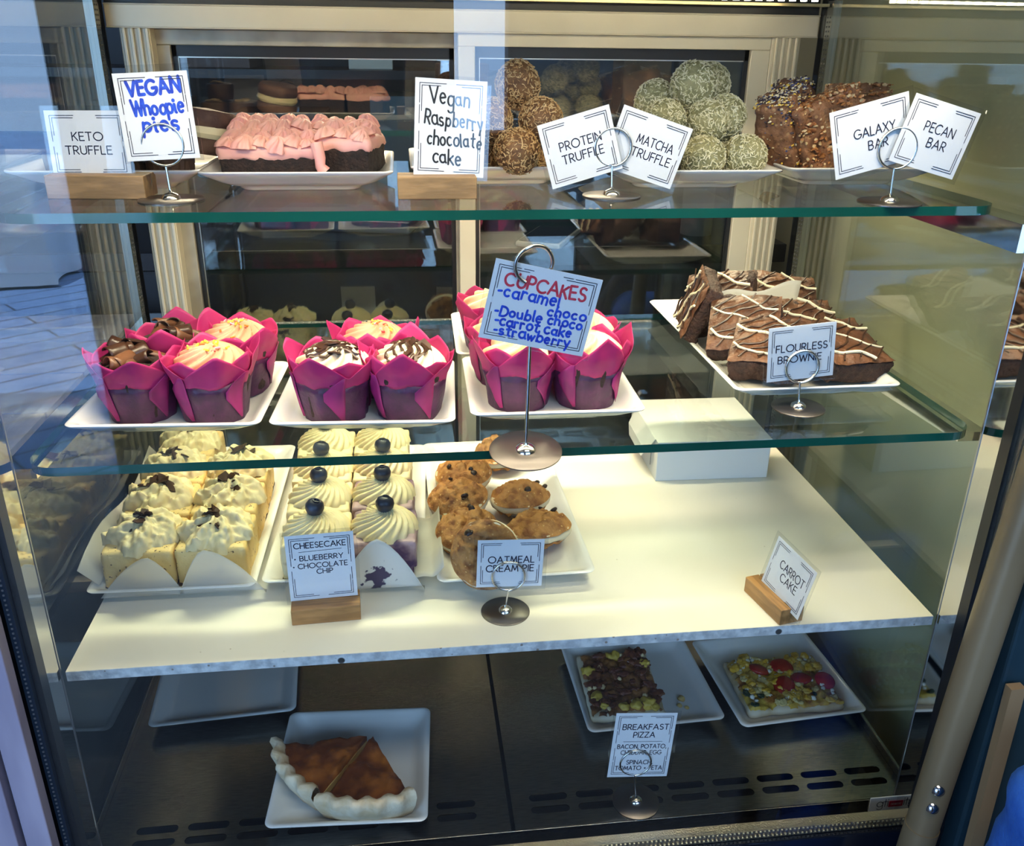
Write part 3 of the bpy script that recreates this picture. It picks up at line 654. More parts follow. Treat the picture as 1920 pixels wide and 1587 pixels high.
def cupcake(label, loc, kind, seed, rz=0, sc=1.0):
    t = thing('cupcake', label, 'cupcake', loc, (0, 0, rz), 'cupcakes in pink tulip papers'); rnd = random.Random(seed*13+1)
    t.scale = (sc,)*3
    m1, m2, fm = wrapper_meshes(seed, ph=rnd.uniform(0, 1.5))
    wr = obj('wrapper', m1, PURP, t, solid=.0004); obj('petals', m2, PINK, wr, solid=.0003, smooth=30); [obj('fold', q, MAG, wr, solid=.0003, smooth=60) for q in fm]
    obj('cake', MB().lathe([(.0285, .001), (.0300, .006), (.0355, .036), (.0375, .047), (.035, .053), (.020, .057), (.001, .058)], 40), CRUMB, t)
    if kind == 'curls':
        for i in range(9):
            L = rnd.uniform(.018, .034); c = curl(L, rnd.uniform(.006, .010), rnd.uniform(2.2, 4.6), seed=seed+i)
            o = obj('chocolate_curl', c, MCHOC if i % 3 == 0 else CHOC, t, (rnd.uniform(-.016, .016), rnd.uniform(-.016, .016), .055+rnd.uniform(0, .011)), (rnd.uniform(-.5, .5), rnd.uniform(-.5, .5), rnd.uniform(-.9, .9)), smooth=True, solid=.0010)
        return t
    top = {'sprinkle': PEACH, 'drizzle': CREAMW, 'plain': CREAM}[kind]
    R, H = (.0355, .021)
    f = rosette(R, H, 13 if kind != 'plain' else 9, 2.9, .10 if kind != 'plain' else .12, seed=seed, base=.051)
    fo = obj('frosting', f, top, t, smooth=60)
    def topz(x, y):
        s = min(.99, math.hypot(x, y)/R); return .051+H*(1-s*s)**.75
    if kind == 'sprinkle':
        for i in range(22):
            a = rnd.uniform(0, 6.3); r = abs(rnd.gauss(0, .012)); x, y = r*cos(a)+.004, r*sin(a); L = rnd.uniform(.004, .0058)
            obj('sprinkle', MB().tube([(-L/2, 0, 0), (L/2, 0, 0)], .0011, 7), SPR[rnd.randrange(5)], fo, (x, y, topz(x, y)+.0014), (rnd.uniform(-.4, .4), rnd.uniform(-.5, .5), rnd.uniform(0, 3)))
    if kind == 'drizzle':
        mb = MB()
        for q in range(6):
            pts = []
            for k in range(16):
                u = -1+2*k/15; x = u*.025; y = -.016+q*.006+.004*sin(u*5+q)+.002*noise.noise(Vector((u*4, q, seed)))
                if math.hypot(x, y) > .030: continue
                pts.append((x, y, topz(x, y)+.0012+.0006*sin(k*2.3)))
            if len(pts) > 2: mb.tube(pts, .0014+.0006*rnd.random(), 7)
        obj('chocolate_drizzle', mb, CHOC, fo)
        for q in range(5):
            a = rnd.uniform(0, 6.28); r = rnd.uniform(.004, .02); x, y = r*cos(a), r*sin(a)
            sh = MB().prism([(rnd.uniform(.004, .009)*cos(b), rnd.uniform(.004, .009)*sin(b)) for b in [i*1.05 for i in range(6)]], -.0006, .0006)
            obj('chocolate_shaving', sh, CHOC, fo, (x, y, topz(x, y)+.002), (rnd.uniform(-.6, .6), rnd.uniform(-.6, .6), 0), smooth=False)
    return t
zc = ZM+PF
cupcake('chocolate curl cupcake at the front left corner of its plate', (.0865, .1000, zc), 'curls', 3, .3)
cupcake('chocolate curl cupcake behind another curl cupcake by the side glass', (.1060, .1640, zc+.002), 'curls', 8, 1.1)
cupcake('peach frosted sprinkle cupcake beside the front curl cupcake', (.1570, .0930, zc), 'sprinkle', 11, 2.0)
cupcake('peach frosted sprinkle cupcake at the back of the left plate', (.1710, .1590, zc+.002), 'sprinkle', 15, .6)
cupcake('white frosted cupcake smeared with chocolate on the three-cupcake plate', (.2740, .0830, zc), 'drizzle', 21, .2)
cupcake('white frosted cupcake with chocolate stripes right of the smeared one', (.3460, .0800, zc), 'drizzle', 24, 1.4)
cupcake('sprinkle topped cupcake behind the two chocolate striped cupcakes', (.3130, .1500, zc), 'sprinkle', 27, .9)
cupcake('cream topped cupcake directly behind the stem of the cupcakes sign', (.4580, .0990, zc), 'plain', 33, .5)
cupcake('cream topped cupcake at the right corner of the plate behind the sign', (.5280, .0980, zc), 'plain', 36, 2.2)
cupcake('cream topped cupcake half hidden behind the left edge of the cupcakes sign', (.4510, .1640, zc+.002), 'plain', 39, 1.2)
cupcake('cream topped cupcake behind the right edge of the cupcakes sign', (.5330, .1640, zc+.002), 'plain', 42, 1.8)
cupcake('cream topped cupcake farthest back on the half hidden plate', (.4480, .2720, zc), 'plain', 45, .1)

# ------------------------------------------------------------------ cheesecakes
CHK = mat('pale cheesecake', (.76, .57, .25), .5, col2=(.66, .44, .15), ns=18, spots=[((.05, .02, .015), -260, .66), ((.09, .03, .018), -62, .70)], sss=.1, bump=.2, bs=200)
CHKB = mat('blueberry cheesecake', (.80, .67, .40), .5, col2=(.16, .07, .15), ns=26, lim=(.60, .70), sss=.1, bump=.25, bs=160)
CHKP = mat('purple blueberry cheesecake', (.42, .28, .30), .5, col2=(.07, .03, .10), ns=30, lim=(.45, .62), bump=.3, bs=160)
CRUST = mat('dark biscuit base', (.06, .03, .022), .8, bump=.6, bs=300)
BERRY = mat('blueberry skin', (.012, .016, .035), .38, col2=(.05, .07, .12), ns=30, lim=(.5, .8))
def shard(rnd, s):
    n = 6; pts = [(s*rnd.uniform(.55, 1)*cos(2*pi*i/n+rnd.uniform(-.3, .3)), s*rnd.uniform(.4, .9)*sin(2*pi*i/n)) for i in range(n)]
    return MB().prism(pts, -.0006, .0006)
def cheesecake(label, loc, kind, seed, rz=0, sx=.0765, sy=.080, h=.047, mt=None, group=None):
    t = thing('cheesecake_square', label, 'cheesecake', loc, (0, 0, rz), group); rnd = random.Random(seed)
    b = MB().rbox((sx, sy, h), .004, .0045, (0, 0, h/2)).displace(lambda p, n: .0016*fbm(p, 45, seed, 3)+.0006*noise.noise(p*300))
    body = obj('cake', b, mt or (CHK if kind == 'chip' else CHKB), t, smooth=60)
    obj('biscuit_base', MB().rbox((sx*1.006, sy*1.006, .006), .002, .005, (0, 0, .003)).displace(lambda p, n: .0009*fbm(p, 120, seed, 2)), CRUST, t)
    if kind == 'chip':
        R = .0405; cr_ = rosette(R, .026, 6, 1.4+rnd.random(), .13, 26, 130, .55, seed, .0052, h-.003)
        c = obj('whipped_cream', cr_, CREAM, t, (rnd.uniform(-.003, .003), rnd.uniform(-.003, .003), 0), (0, 0, rnd.uniform(0, 6)), smooth=70)
        for i in range(rnd.randint(8, 13)):
            a = rnd.uniform(0, 6.3); r = rnd.uniform(0, .020); s = rnd.uniform(.005, .0125)
            obj('chocolate_shard', shard(rnd, s), CHOC, c, (r*cos(a), r*sin(a), h+.0245-r*r*26+rnd.uniform(0, .003)), (rnd.uniform(-.9, .9), rnd.uniform(-.9, .9), rnd.uniform(0, 6)), smooth=False)
    else:
        R = .0385; c = obj('whipped_cream', rosette(R, .024, 19, 2.9, .06, 24, 133, .62, seed, .0007, h-.003), CREAM, t, (0, 0, 0), (0, 0, rnd.uniform(0, 6)), smooth=60)
        bb = MB().lathe([(.0005, -.0095), (.006, -.009), (.0102, -.003), (.0108, .002), (.0088, .0068), (.0052, .0088), (.0036, .0084), (.0040, .0098), (.0030, .0100), (.0022, .0080), (.0004, .0076)], 28)
        obj('blueberry', bb, BERRY, c, (rnd.uniform(-.002, .002), rnd.uniform(-.002, .002), h+.0275), (rnd.uniform(-.25, .25), rnd.uniform(-.25, .25), 0))
    return t
zs_ = ZL+PF*.9+.0015
rows = ['in the front row', 'in the second row', 'in the third row', 'in the back row']
for r in range(4):
    for c in range(2):
        if (r, c) == (3, 1): continue
        side = ('by the side glass', 'next to the blueberry plate')[c]
        cheesecake('chocolate chip cheesecake square %s, %s' % (rows[r], side), (.0460+.0775*c-.001*r, .166+.0835*r, zs_), 'chip', 50+r*2+c, radians(-1+(r*7+c*5) % 4-1), group='chocolate chip cheesecake squares')
        
for r in range(4):
    for c in range(2):
        side = ('on the side of the chocolate chip plate', 'on the side of the oatmeal cookies')[c]
        cheesecake('blueberry cheesecake square %s, %s' % (rows[r], side), (.2360+.0765*c-.002*r, .160+.080*r, zs_), 'berry', 70+r*2+c, radians(-2), sx=.074, sy=.077, mt=CHKP if c == 1 and r < 2 else None, group='blueberry cheesecake squares')
WAX = mat('parchment', (.74, .71, .64), .45, trans=.35, bump=.05, bs=20)
def see_through(m, k):
    t = m.node_tree; o = t.nodes['Material Output']; src = o.inputs[0].links[0].from_socket; tr = t.nodes.new('ShaderNodeBsdfTransparent'); mx = t.nodes.new('ShaderNodeMixShader')
    mx.inputs[0].default_value = k; t.links.new(src, mx.inputs[1]); t.links.new(tr.outputs[0], mx.inputs[2]); t.links.new(mx.outputs[0], o.inputs[0])
see_through(WAX, .30)
def sheet(label, fn, nu=14, nv=10, name='parchment_sheet', group='parchment sheets under the food', mt=None):
    mb = MB().loft([[Vector(fn(u/nu, v/nv)) for u in range(nu+1)] for v in range(nv+1)], False, False, False)
    o = obj(name, mb, mt or WAX, smooth=70, solid=.0003); return tag(o, label, 'parchment', group)
STAINW = mat('berry stained parchment', (.74, .71, .64), .45, bump=.05, bs=20)
see_through(STAINW, .22)
def stain(m, c, r, col):
    t = m.node_tree; b = t.nodes['Principled BSDF']; tc = t.nodes.new('ShaderNodeTexCoord'); d = t.nodes.new('ShaderNodeVectorMath'); d.operation = 'DISTANCE'; d.inputs[1].default_value = c
    t.links.new(tc.outputs['Object'], d.inputs[0]); a = t.nodes.new('ShaderNodeMath'); a.operation = 'MULTIPLY_ADD'; t.links.new(tex(t, 'noise', 110, 4), a.inputs[0]); a.inputs[1].default_value = r*2.6; t.links.new(d.outputs['Value'], a.inputs[2])
    t.links.new(mixcol(t, ramp(t, a.outputs[0], r*2.15, r*2.0), (.74, .71, .64), col), b.inputs['Base Color'])
stain(STAINW, (.304, .100, .279), .0185, (.05, .035, .09))
# flaps of paper that stand in front of the front rows
def flap(x0, x1, y0, z0, ht, peak, out=.012, seed=0, skew=0):
    def fn(u, v):
        top = ht*(1-abs((u-peak)/(peak if u < peak else 1-peak))**1.5)
        x = x0+(x1-x0)*u; zz = v*top
        return (x+skew*v, y0-out*(v*.9)**1.5*(.4+.8*abs(u-.5))-.004*(1-v)+.003*sin(u*7+seed)*v, z0+zz)
    return fn
sheet('parchment corner folded up on the front left chocolate chip cheesecake', flap(.006, .094, .116, zs_+.0004, .050, .62, .010, 1))
sheet('parchment corner folded up on the front right chocolate chip cheesecake', flap(.089, .182, .116, zs_+.0004, .058, .34, .016, 2))
sheet('stained parchment corner under the front right blueberry cheesecake', flap(.256, .356, .106, zs_+.0004, .064, .48, .016, 3), mt=STAINW)
def pap(x0, y0, x1, y1, z, cr=.02):
    return lambda u, v: (x0+(x1-x0)*u, y0+(y1-y0)*v, z+cr*max(0, (u-.62))**1.3*(1+.4*sin(v*9))+.0015*sin(v*14+u*5))
sheet('parchment sheet curling up between the blueberry squares and the cookies', pap(.345, .10, .378, .235, zs_+.0125, .05), group=None)
sheet('parchment wing at the left edge of the chocolate chip plate', lambda u, v: (.004-.020*u, .12+.31*v, zs_+.012+.020*u*(1+.5*sin(v*7))), group=None)

# ------------------------------------------------------------------ oatmeal cream pies
COOK = mat('oatmeal cookie', (.47, .22, .06), .7, col2=(.24, .085, .02), ns=75, lim=(.42, .66), spots=[((.60, .36, .13), 130, .17)], bump=1.0, bs=130)
CHIPM = mat('chocolate chip', (.025, .011, .007), .4)
def cookie_half(R, H, seed):
    rings = []; n = 56; m = 16
    for i in range(m+1):
        s = 1-i/m; ring = []
        for j in range(n):
            a = 2*pi*j/n; rr0 = R*(1+.045*noise.noise(Vector((cos(a)*1.6, sin(a)*1.6, seed))))
            z = H*(1-s**3.2)**.8; p = Vector((rr0*s*cos(a), rr0*s*sin(a), z))
            crk = max(0, ridge(p, 62, seed)-.40)*-.0085+.0036*fbm(p, 105, seed, 3)
            p.z += crk*(1 if s < .97 else .2); ring.append(p)
        rings.append(ring)
    return MB().loft(rings, True, True)
def cream_pie(label, loc, rot, seed, R=.0355):
    t = thing('oatmeal_cream_pie', label, 'cookie sandwich', loc, rot, 'oatmeal cream pies'); rnd = random.Random(seed)
    lo = obj('bottom_cookie', cookie_half(R*.98, .0135, seed).xf(Matrix.Scale(-1, 4, (0, 0, 1))), COOK, t, (0, 0, .0140), smooth=70)
    lo.data.flip_normals()
    cr_ = MB().lathe([(.001, .013), (R*.93, .013), (R*1.0, .0155), (R*1.02, .0195), (R*.97, .0235), (.001, .024)], 48).displace(lambda p, n: .0016*fbm(p, 70, seed, 2))
    obj('cream_filling', cr_, CREAMW, t, smooth=70)
    tp = obj('top_cookie', cookie_half(R*1.02, .0175, seed+5), COOK, t, (rnd.uniform(-.001, .001), 0, .0232), (0, 0, rnd.uniform(0, 6)), smooth=70)
    for i in range(3):
        a = rnd.uniform(0, 6.3); s = rnd.uniform(.5, .95); obj('chocolate_chip', MB().ico(rnd.uniform(.0026, .0052), 2, sc=(1, 1, .55)).displace(lambda p, n: .0006*noise.noise(p*400)), CHIPM, tp, (R*s*cos(a), R*s*sin(a), .0175*(1-s**3.2)**.8), (rnd.random(), rnd.random(), 0))
    return t
zb = ZL+PF
for a in ((.4760, .402, zb, -.10, .05, 'cookie sandwich at the very back of the oatmeal plate'), (.4170, .338, zb, .05, -.1, 'cookie sandwich in the left column, second from the back'), (.4060, .258, zb, .12, -.12, 'cookie sandwich in the left column behind the middle one'),
          (.4860, .262, zb, .02, .1, 'cookie sandwich under the edge of the wide sign base'), (.4120, .188, zb, .18, -.1, 'cookie sandwich in the left column just behind the upright one'), (.4970, .178, zb, .15, .12, 'large cookie sandwich at the front right with thick cream showing')):
    cream_pie(a[5], a[:3], (a[3], a[4], a[0]*31), int(a[0]*1000), .0400 if 'large' in a[5] else .0380)
cream_pie('oatmeal cookie sandwich leaning upright behind the oatmeal card', (.4290, .112, zb+.033), (radians(68), 0, radians(-14)), 777, .0385)
# ------------------------------------------------------------------ truffles
def truffle(name, label, loc, r, seed, mt, fm, cat, group):
    rnd = random.Random(seed)
    o = obj(name, MB().ico(r, 4).displace(lambda p, n: r*.07*fbm(p, 28, seed, 2)+r*.02*noise.noise(p*420)), mt, None, loc, (rnd.random()*6, rnd.random()*6, 0), smooth=70)
    tag(o, label, cat, group); mb = MB()
    for i in range(900):
        z = rnd.uniform(-1, 1); a = rnd.uniform(0, 6.283); q = sqrt(1-z*z); n = Vector((q*cos(a), q*sin(a), z))
        t = n.cross(Vector((rnd.uniform(-1, 1), rnd.uniform(-1, 1), rnd.uniform(-1, 1)))).normalized(); b = n.cross(t)
        rr0 = r*(1.0+.07*fbm(n*r, 28, seed, 2)); L = rnd.uniform(.0018, .0050); wd = rnd.uniform(.0004, .0009); c = n*rr0
        lift = rnd.uniform(-.0002, .0012)
        p = [c-t*L/2-b*wd/2, c+t*L/2-b*wd/2+n*lift, c+t*L/2+b*wd/2+n*lift, c-t*L/2+b*wd/2]
        mb.add([x-n*.0004 for x in p]+[x+n*.0005 for x in p], [(4, 5, 6, 7), (0, 1, 5, 4), (1, 2, 6, 5), (2, 3, 7, 6), (3, 0, 4, 7)], 0 if rnd.random() < .6 else 1)
    f = obj('coconut_flakes', mb, fm, o, smooth=False); f['kind'] = 'stuff'
    return o
PT = mat('peanut date truffle', (.20, .095, .032), .7, col2=(.11, .046, .015), ns=90, bump=.4, bs=300)
PTF = [mat('toasted coconut', (.64, .44, .21), .6), mat('golden coconut', (.46, .26, .10), .6)]
MT = mat('matcha truffle', (.28, .255, .12), .7, col2=(.18, .165, .07), ns=90, bump=.4, bs=300)
MTF = [mat('matcha coconut', (.72, .66, .44), .6), mat('green coconut', (.50, .455, .24), .6)]
r = .0220; z0 = ZT+PF+r*.98
LP = [(.4050, .165, 0, 'bottom row, behind the raspberry cake card'), (.4610, .163, 0, 'bottom row, front, right of the raspberry cake card'), (.4340, .212, 0, 'bottom row, second rank left'), (.4860, .207, 0, 'bottom row, behind the protein card'), (.4370, .187, 1, 'middle tier, touching the raspberry cake card'), (.4880, .190, 1, 'middle tier, right one above the protein card'), (.4670, .213, 2, 'alone on top of the pile')]
for i, (x, y, k, w_) in enumerate(LP):
    truffle('protein_truffle', 'brown coconut-rolled protein truffle, '+w_, (x, y, z0+k*.0330), r*(1.06 if k == 2 else 1), 100+i, PT, PTF, 'truffle', 'protein truffles')
r = .0222
LP = [(.6510, .160, 0, 'bottom row front, right of the matcha card'), (.6975, .165, 0, 'bottom row front, at the right corner'), (.6040, .165, 0, 'bottom row hidden behind the matcha card'), (.6290, .206, 0, 'bottom row, second rank in the middle'), (.6840, .212, 0, 'bottom row, second rank at the right'), (.6150, .182, 1, 'middle tier, peeking over the matcha card'), (.6600, .184, 1, 'middle tier, front, low on the right flank'), (.6840, .200, 1.12, 'middle tier, farthest right'),
      (.6180, .235, 1.5, 'upper left, small and in the shadow'), (.6500, .208, 2.0, 'on top, the bigger left one'), (.6740, .232, 2.05, 'on top, the one behind at the right')]
for i, (x, y, k, w_) in enumerate(LP):
    truffle('matcha_truffle', 'green coconut-rolled matcha truffle, '+w_, (x, y, z0+k*.0330), r*(1.08 if k == 2.0 else 1), 140+i, MT, MTF, 'truffle', 'matcha truffles')

# keto truffles and whoopie pies at the left end of the top shelf
KETO = mat('dark keto chocolate', (.05, .024, .014), .5, col2=(.09, .045, .025), ns=70, bump=.3, bs=160)
ALM = mat('flaked almond', (.62, .46, .25), .6)
def keto(label, loc, seed):
    rnd = random.Random(seed); n = 48; rings = []
    for rr0, z in ((.020, 0), (.0215, .006), (.0232, .022), (.0225, .0255), (.014, .0275), (.001, .028)):
        rings.append([Vector((rr0*(1+(.035*cos(24*2*pi*j/n) if z < .024 else 0))*cos(2*pi*j/n), rr0*(1+(.035*cos(24*2*pi*j/n) if z < .024 else 0))*sin(2*pi*j/n), z)) for j in range(n)])
    o = obj('keto_truffle', MB().loft(rings), KETO, None, loc); tag(o, label, 'truffle', 'keto truffle cups')
    for i in range(5):
        a = rnd.uniform(0, 6.3); q = rnd.uniform(0, .014); obj('almond_flake', MB().prism([(.0065*cos(b), .004*sin(b)) for b in [k*pi/4 for k in range(8)]], 0, .0009), ALM, o, (q*cos(a), q*sin(a), .0275+i*.0006), (rnd.uniform(-.3, .3), rnd.uniform(-.3, .3), rnd.uniform(0, 3)), smooth=False)
for i, (x, y, k, t_) in enumerate([(.028, .190, 0, 'front left, beside the keto card'), (.076, .188, 0, 'hidden behind the keto card'), (.122, .188, 0, 'front right, under the whoopie card'), (.028, .232, 0, 'second row left end'), (.076, .235, 0, 'second row middle'), (.036, .206, 1, 'stacked on the left end of the row')]):
    keto('ridged dark keto truffle cup with almond flakes, '+t_, (x, y, ZT+PF+k*.0290), 200+i)
WH = mat('chocolate whoopie cake', (.075, .032, .020), .75, col2=(.12, .06, .035), ns=60, bump=.4, bs=200)
def whoopie(label, loc, rot, seed):
    t = thing('whoopie_pie', label, 'whoopie pie', loc, rot); R = .0330
    for nm, z in (('bottom_cake', 0), ('top_cake', .027)):
        obj(nm, MB().lathe([(.001, z), (R*.95, z), (R, z+.004), (R*.99, z+.013), (R*.9, z+.017), (.001, z+.0185)], 48).displace(lambda p, n: .0012*fbm(p, 60, seed, 3)), WH, t)
    obj('cream_filling', MB().lathe([(.001, .016), (R*.96, .0165), (R*1.04, .021), (R*.97, .0275), (.001, .028)], 48).displace(lambda p, n: .0016*fbm(p, 50, seed, 2)), CREAM, t)
whoopie('chocolate whoopie pie with thick cream between its card and the pink cake', (.1385, .272, ZT+PF+.008), (-.10, .16, 0), 5)

# ------------------------------------------------------------------ pink raspberry cake
PKF = mat('pink raspberry frosting', (.88, .46, .36), .5, col2=(.82, .38, .33), ns=25, sss=.12, bump=.08, bs=300)
DCAKE = mat('black chocolate cake', (.012, .006, .005), .85, col2=(.030, .014, .010), ns=150, bump=.9, bs=380)
def pinkcake(label, loc, rz, sx, sy, seed, h=.030, drop=False):
    t = thing('raspberry_cake_piece', label, 'cake', loc, (0, 0, rz), 'vegan raspberry chocolate cake pieces'); rnd = random.Random(seed)
    obj('sponge', MB().rbox((sx, sy, h), .003, .0042, (0, 0, h/2)).displace(lambda p, n: .0015*fbm(p, 80, seed, 3)), DCAKE, t, smooth=60)
    slab = MB().rbox((sx+.003, sy+.003, .014), .006, .0035, (0, 0, h+.002)).displace(lambda p, n: .0022*fbm(p, 80, seed, 3)+(.0016*noise.noise(p*170) if p.z < h else 0))
    fr_ = obj('frosting', slab, PKF, t, smooth=75)
    st = MB(); py = -sy/2+.007
    while py < sy/2-.004:
        px = -sx/2+.007
        while px < sx/2-.004:
            q = rnd.uniform(.85, 1.2)
            st.join(rosette(.0108*q, (.0095 if py < 0 else .0130)*q, 8, 1.3, .14, 9, 48, .8, rnd.random()*9, .0012), Matrix.Translation((px+rnd.uniform(-.002, .002), py+rnd.uniform(-.002, .002), h+.0065)) @ Matrix.Rotation(rnd.uniform(-.35, .35), 4, 'X') @ Matrix.Rotation(rnd.uniform(-.35, .35), 4, 'Y') @ Matrix.Rotation(rnd.uniform(0, 6), 4, 'Z'))
            px += .0155
        py += .0150
    o = obj('piped_peaks', st, PKF, fr_, smooth=70); o['kind'] = 'stuff'
    if drop:
        obj('frosting_drip', MB().tube([(sx/2-.004, -sy/2-.003, h+.012), (sx/2-.001, -sy/2-.006, h-.002), (sx/2-.001, -sy/2-.006, .016), (sx/2+.003, -sy/2-.006, .011)], [.0065, .0050, .0045, .0065], 14).displace(lambda p, n: .0014*fbm(p, 120, seed, 2)), PKF, t)
    return t
zt_ = ZT+PF
pinkcake('raspberry chocolate cake piece at the front left with a frosting drip', (.2230, .183, zt_), radians(0), .096, .062, 301, .025, True)
pinkcake('raspberry chocolate cake piece at the front right, set back a little', (.2990, .192, zt_), radians(-14), .050, .064, 302, .026)
pinkcake('raspberry chocolate cake piece behind the front left piece', (.2150, .245, zt_), radians(1), .078, .056, 303, .036)
pinkcake('raspberry chocolate cake piece at the back right corner', (.2880, .253, zt_), radians(-4), .062, .050, 304, .035)

# ------------------------------------------------------------------ galaxy and pecan bars
BAR = mat('oat bar', (.24, .105, .042), .7, col2=(.12, .046, .019), ns=70, spots=[((.36, .20, .085), 120, .24)], bump=.7, bs=220)
NUTS = [mat('pecan piece', (.30, .11, .035), .45, col2=(.18, .06, .02), ns=120), mat('pale oat flake', (.62, .44, .23), .6), mat('amber nut', (.45, .19, .06), .4)]
SEED = [mat('pale sesame', (.70, .58, .36), .6), mat('dark berry bit', (.035, .02, .03), .5), mat('yellow petal', (.75, .48, .05), .5), mat('blue petal', (.05, .06, .16), .5)]
def bar(name, label, loc, rot, seed, pal, cat, size=(.080, .030, .072), topn=150, group=None):
    o = obj(name, MB().rbox(size, .004, .0045, (0, 0, size[2]/2)).displace(lambda p, n: .0048*fbm(p, 60, seed, 3)+.0014*noise.noise(p*330)), BAR, None, loc, rot, smooth=70)
    tag(o, label, cat, group); rnd = random.Random(seed); mb = MB()
    for i in range(topn):
        u = rnd.random(); s = rnd.uniform(.0010, .0030) if pal is NUTS else rnd.uniform(.0007, .0018)
        if u < .48: c = (rnd.uniform(-.5, .5)*size[0], rnd.uniform(-.5, .5)*size[1], size[2]+.0006)
        elif u < .92: c = (rnd.uniform(-.5, .5)*size[0], -size[1]/2-.0004, rnd.uniform(0.05, 1)*size[2])
        else: c = (-size[0]/2-.0004, rnd.uniform(-.5, .5)*size[1], rnd.uniform(0, 1)*size[2])
        mb.join(MB().ico(s, 1, sc=(1.3, .8, .6)).displace(lambda p, n: s*.35*noise.noise(p*500+Vector((i, 0, 0)))), Matrix.Translation(c) @ Matrix.Rotation(rnd.uniform(0, 6), 4, 'Z') @ Matrix.Rotation(rnd.uniform(0, 3), 4, 'X'), rnd.choice((0, 0, 0, 1, 1, 1, 2, 3) if len(pal) == 4 else (0, 0, 1, 2)))
    f = obj('nut_topping', mb, pal, o, smooth=True); f['kind'] = 'stuff'; return o
zt_ = ZT+PF
bar('galaxy_bar', 'oat bar covered in pale and dark seeds leaning at the left of the bar plate', (.7660, .205, zt_+.004), (radians(-10), radians(-22), radians(50)), 401, SEED, 'bar', (.070, .036, .072), 950, 'galaxy bars')
bar('galaxy_bar', 'oat bar with seeds standing behind the leaning seeded bar', (.7830, .247, zt_), (radians(-6), radians(-14), radians(40)), 402, SEED, 'bar', (.064, .036, .074), 800, 'galaxy bars')
bar('pecan_bar', 'nut covered pecan bar slanting in front, left of the galaxy card', (.8010, .180, zt_+.004), (radians(-8), radians(-20), radians(16)), 403, NUTS, 'bar', (.080, .034, .070), 620, 'pecan bars')
bar('pecan_bar', 'pecan bar standing hidden behind the galaxy card', (.8420, .215, zt_), (radians(-6), radians(-8), radians(10)), 404, NUTS, 'bar', (.080, .034, .074), 260, 'pecan bars')
bar('pecan_bar', 'pecan bar with glazed nuts showing above the pecan card', (.8600, .262, zt_), (radians(-4), 0, radians(4)), 405, NUTS, 'bar', (.066, .034, .076), 420, 'pecan bars')

# ------------------------------------------------------------------ brownies
BRT = mat('crackled brownie', (.070, .026, .012), .5, col2=(.165, .066, .028), ns=55, lim=(.36, .66), bump=.9, bs=110)
BRS = mat('fudgy brownie side', (.034, .014, .009), .75, col2=(.062, .025, .014), ns=120, bump=.9, bs=300)
WCH = mat('white chocolate', (.84, .74, .50), .4)
def brownie(label, loc, rot, seed, sx=.082, sy=.080, h=.030):
    t = thing('brownie', label, 'brownie', loc, rot, 'flourless brownies'); rnd = random.Random(seed)
    obj('crumb', MB().rbox((sx, sy, h-.004), .003, .0042, (0, 0, h/2-.002)).displace(lambda p, n: .0038*fbm(p, 75, seed, 3)+.0014*noise.noise(p*330)), BRS, t, smooth=70)
    fx = lambda x, y: .0030*fbm(Vector((x, y, 0)), 45, seed, 3)+.0024*max(0, ridge(Vector((x, y, 0)), 40, seed)-.6)
    n = 22; g = [[Vector((-sx/2+sx*i/n, -sy/2+sy*j/n, h-.0035+.004*min(1, 6*min(i, n-i, j, n-j)/n)+fx(-sx/2+sx*i/n, -sy/2+sy*j/n))) for i in range(n+1)] for j in range(n+1)]
    top = obj('crust', MB().loft(g, False, False, False), BRT, t, smooth=80)
    for nm, mt, k, ang in (('dark_drizzle', CHOC, 7, .6), ('white_drizzle', WCH, 3, -.45)):
        mb = MB()
        for q in range(k):
            off = (-.5+(q+.5)/k)*sy*1.1; pts = []
            for s in range(20):
                u = -1+2*s/19; x = u*sx*.62*cos(ang)-off*sin(ang)+.002*sin(u*7+q); y = u*sx*.62*sin(ang)+off*cos(ang)+.003*sin(u*5+q*2)
                if abs(x) < sx*.49 and abs(y) < sy*.49: pts.append((x, y, h+.0015+fx(x, y)))
            if len(pts) > 3: mb.tube(pts, rnd.uniform(.0008, .0013) if nm[0] == 'd' else rnd.uniform(.0011, .0018), 7)
        obj(nm, mb, mt, t)
    return t
zb_ = ZM+PF
brownie('drizzled brownie lying at the front left corner of its long plate', (.7450, .146, zb_+.010), (radians(24), radians(-4), radians(-30)), 501, .078, .076, .032)
brownie('drizzled brownie lying at the front right corner, right of the flourless card', (.8200, .144, zb_+.006), (radians(20), radians(4), radians(14)), 502, .082, .080, .030)
brownie('brownie tilted up behind the front left brownie', (.7350, .198, zb_+.026), (radians(40), radians(-6), radians(-26)), 503, .078, .074, .030)
brownie('brownie tilted up behind the flourless card in the middle', (.8080, .212, zb_+.024), (radians(32), radians(6), radians(10)), 504, .080, .076, .028)
brownie('cross-drizzled brownie propped at the back left of the pile', (.7440, .300, zb_+.034), (radians(46), radians(-12), radians(-32)), 505, .082, .078, .030)
brownie('brownie with thick white drizzle at the back right of the pile', (.8200, .310, zb_+.024), (radians(36), radians(8), radians(-6)), 506, .080, .078, .030)
brownie('brownie standing on edge at the far left of the pile', (.7080, .262, zb_+.036), (radians(24), radians(-66), radians(-34)), 507, .070, .074, .022)
sheet('parchment strip standing between the back brownies and the middle ones', lambda u, v: (.712+.112*u, .262+.012*u-.012*v, zb_+.022+.046*v+.004*sin(u*9)*v+.010*u*v), group=None)
sheet('parchment scrap tucked behind the flourless brownie card', lambda u, v: (.750+.056*u, .112+.052*v, zb_+.040+.014*v+.003*sin(u*6)), group=None)
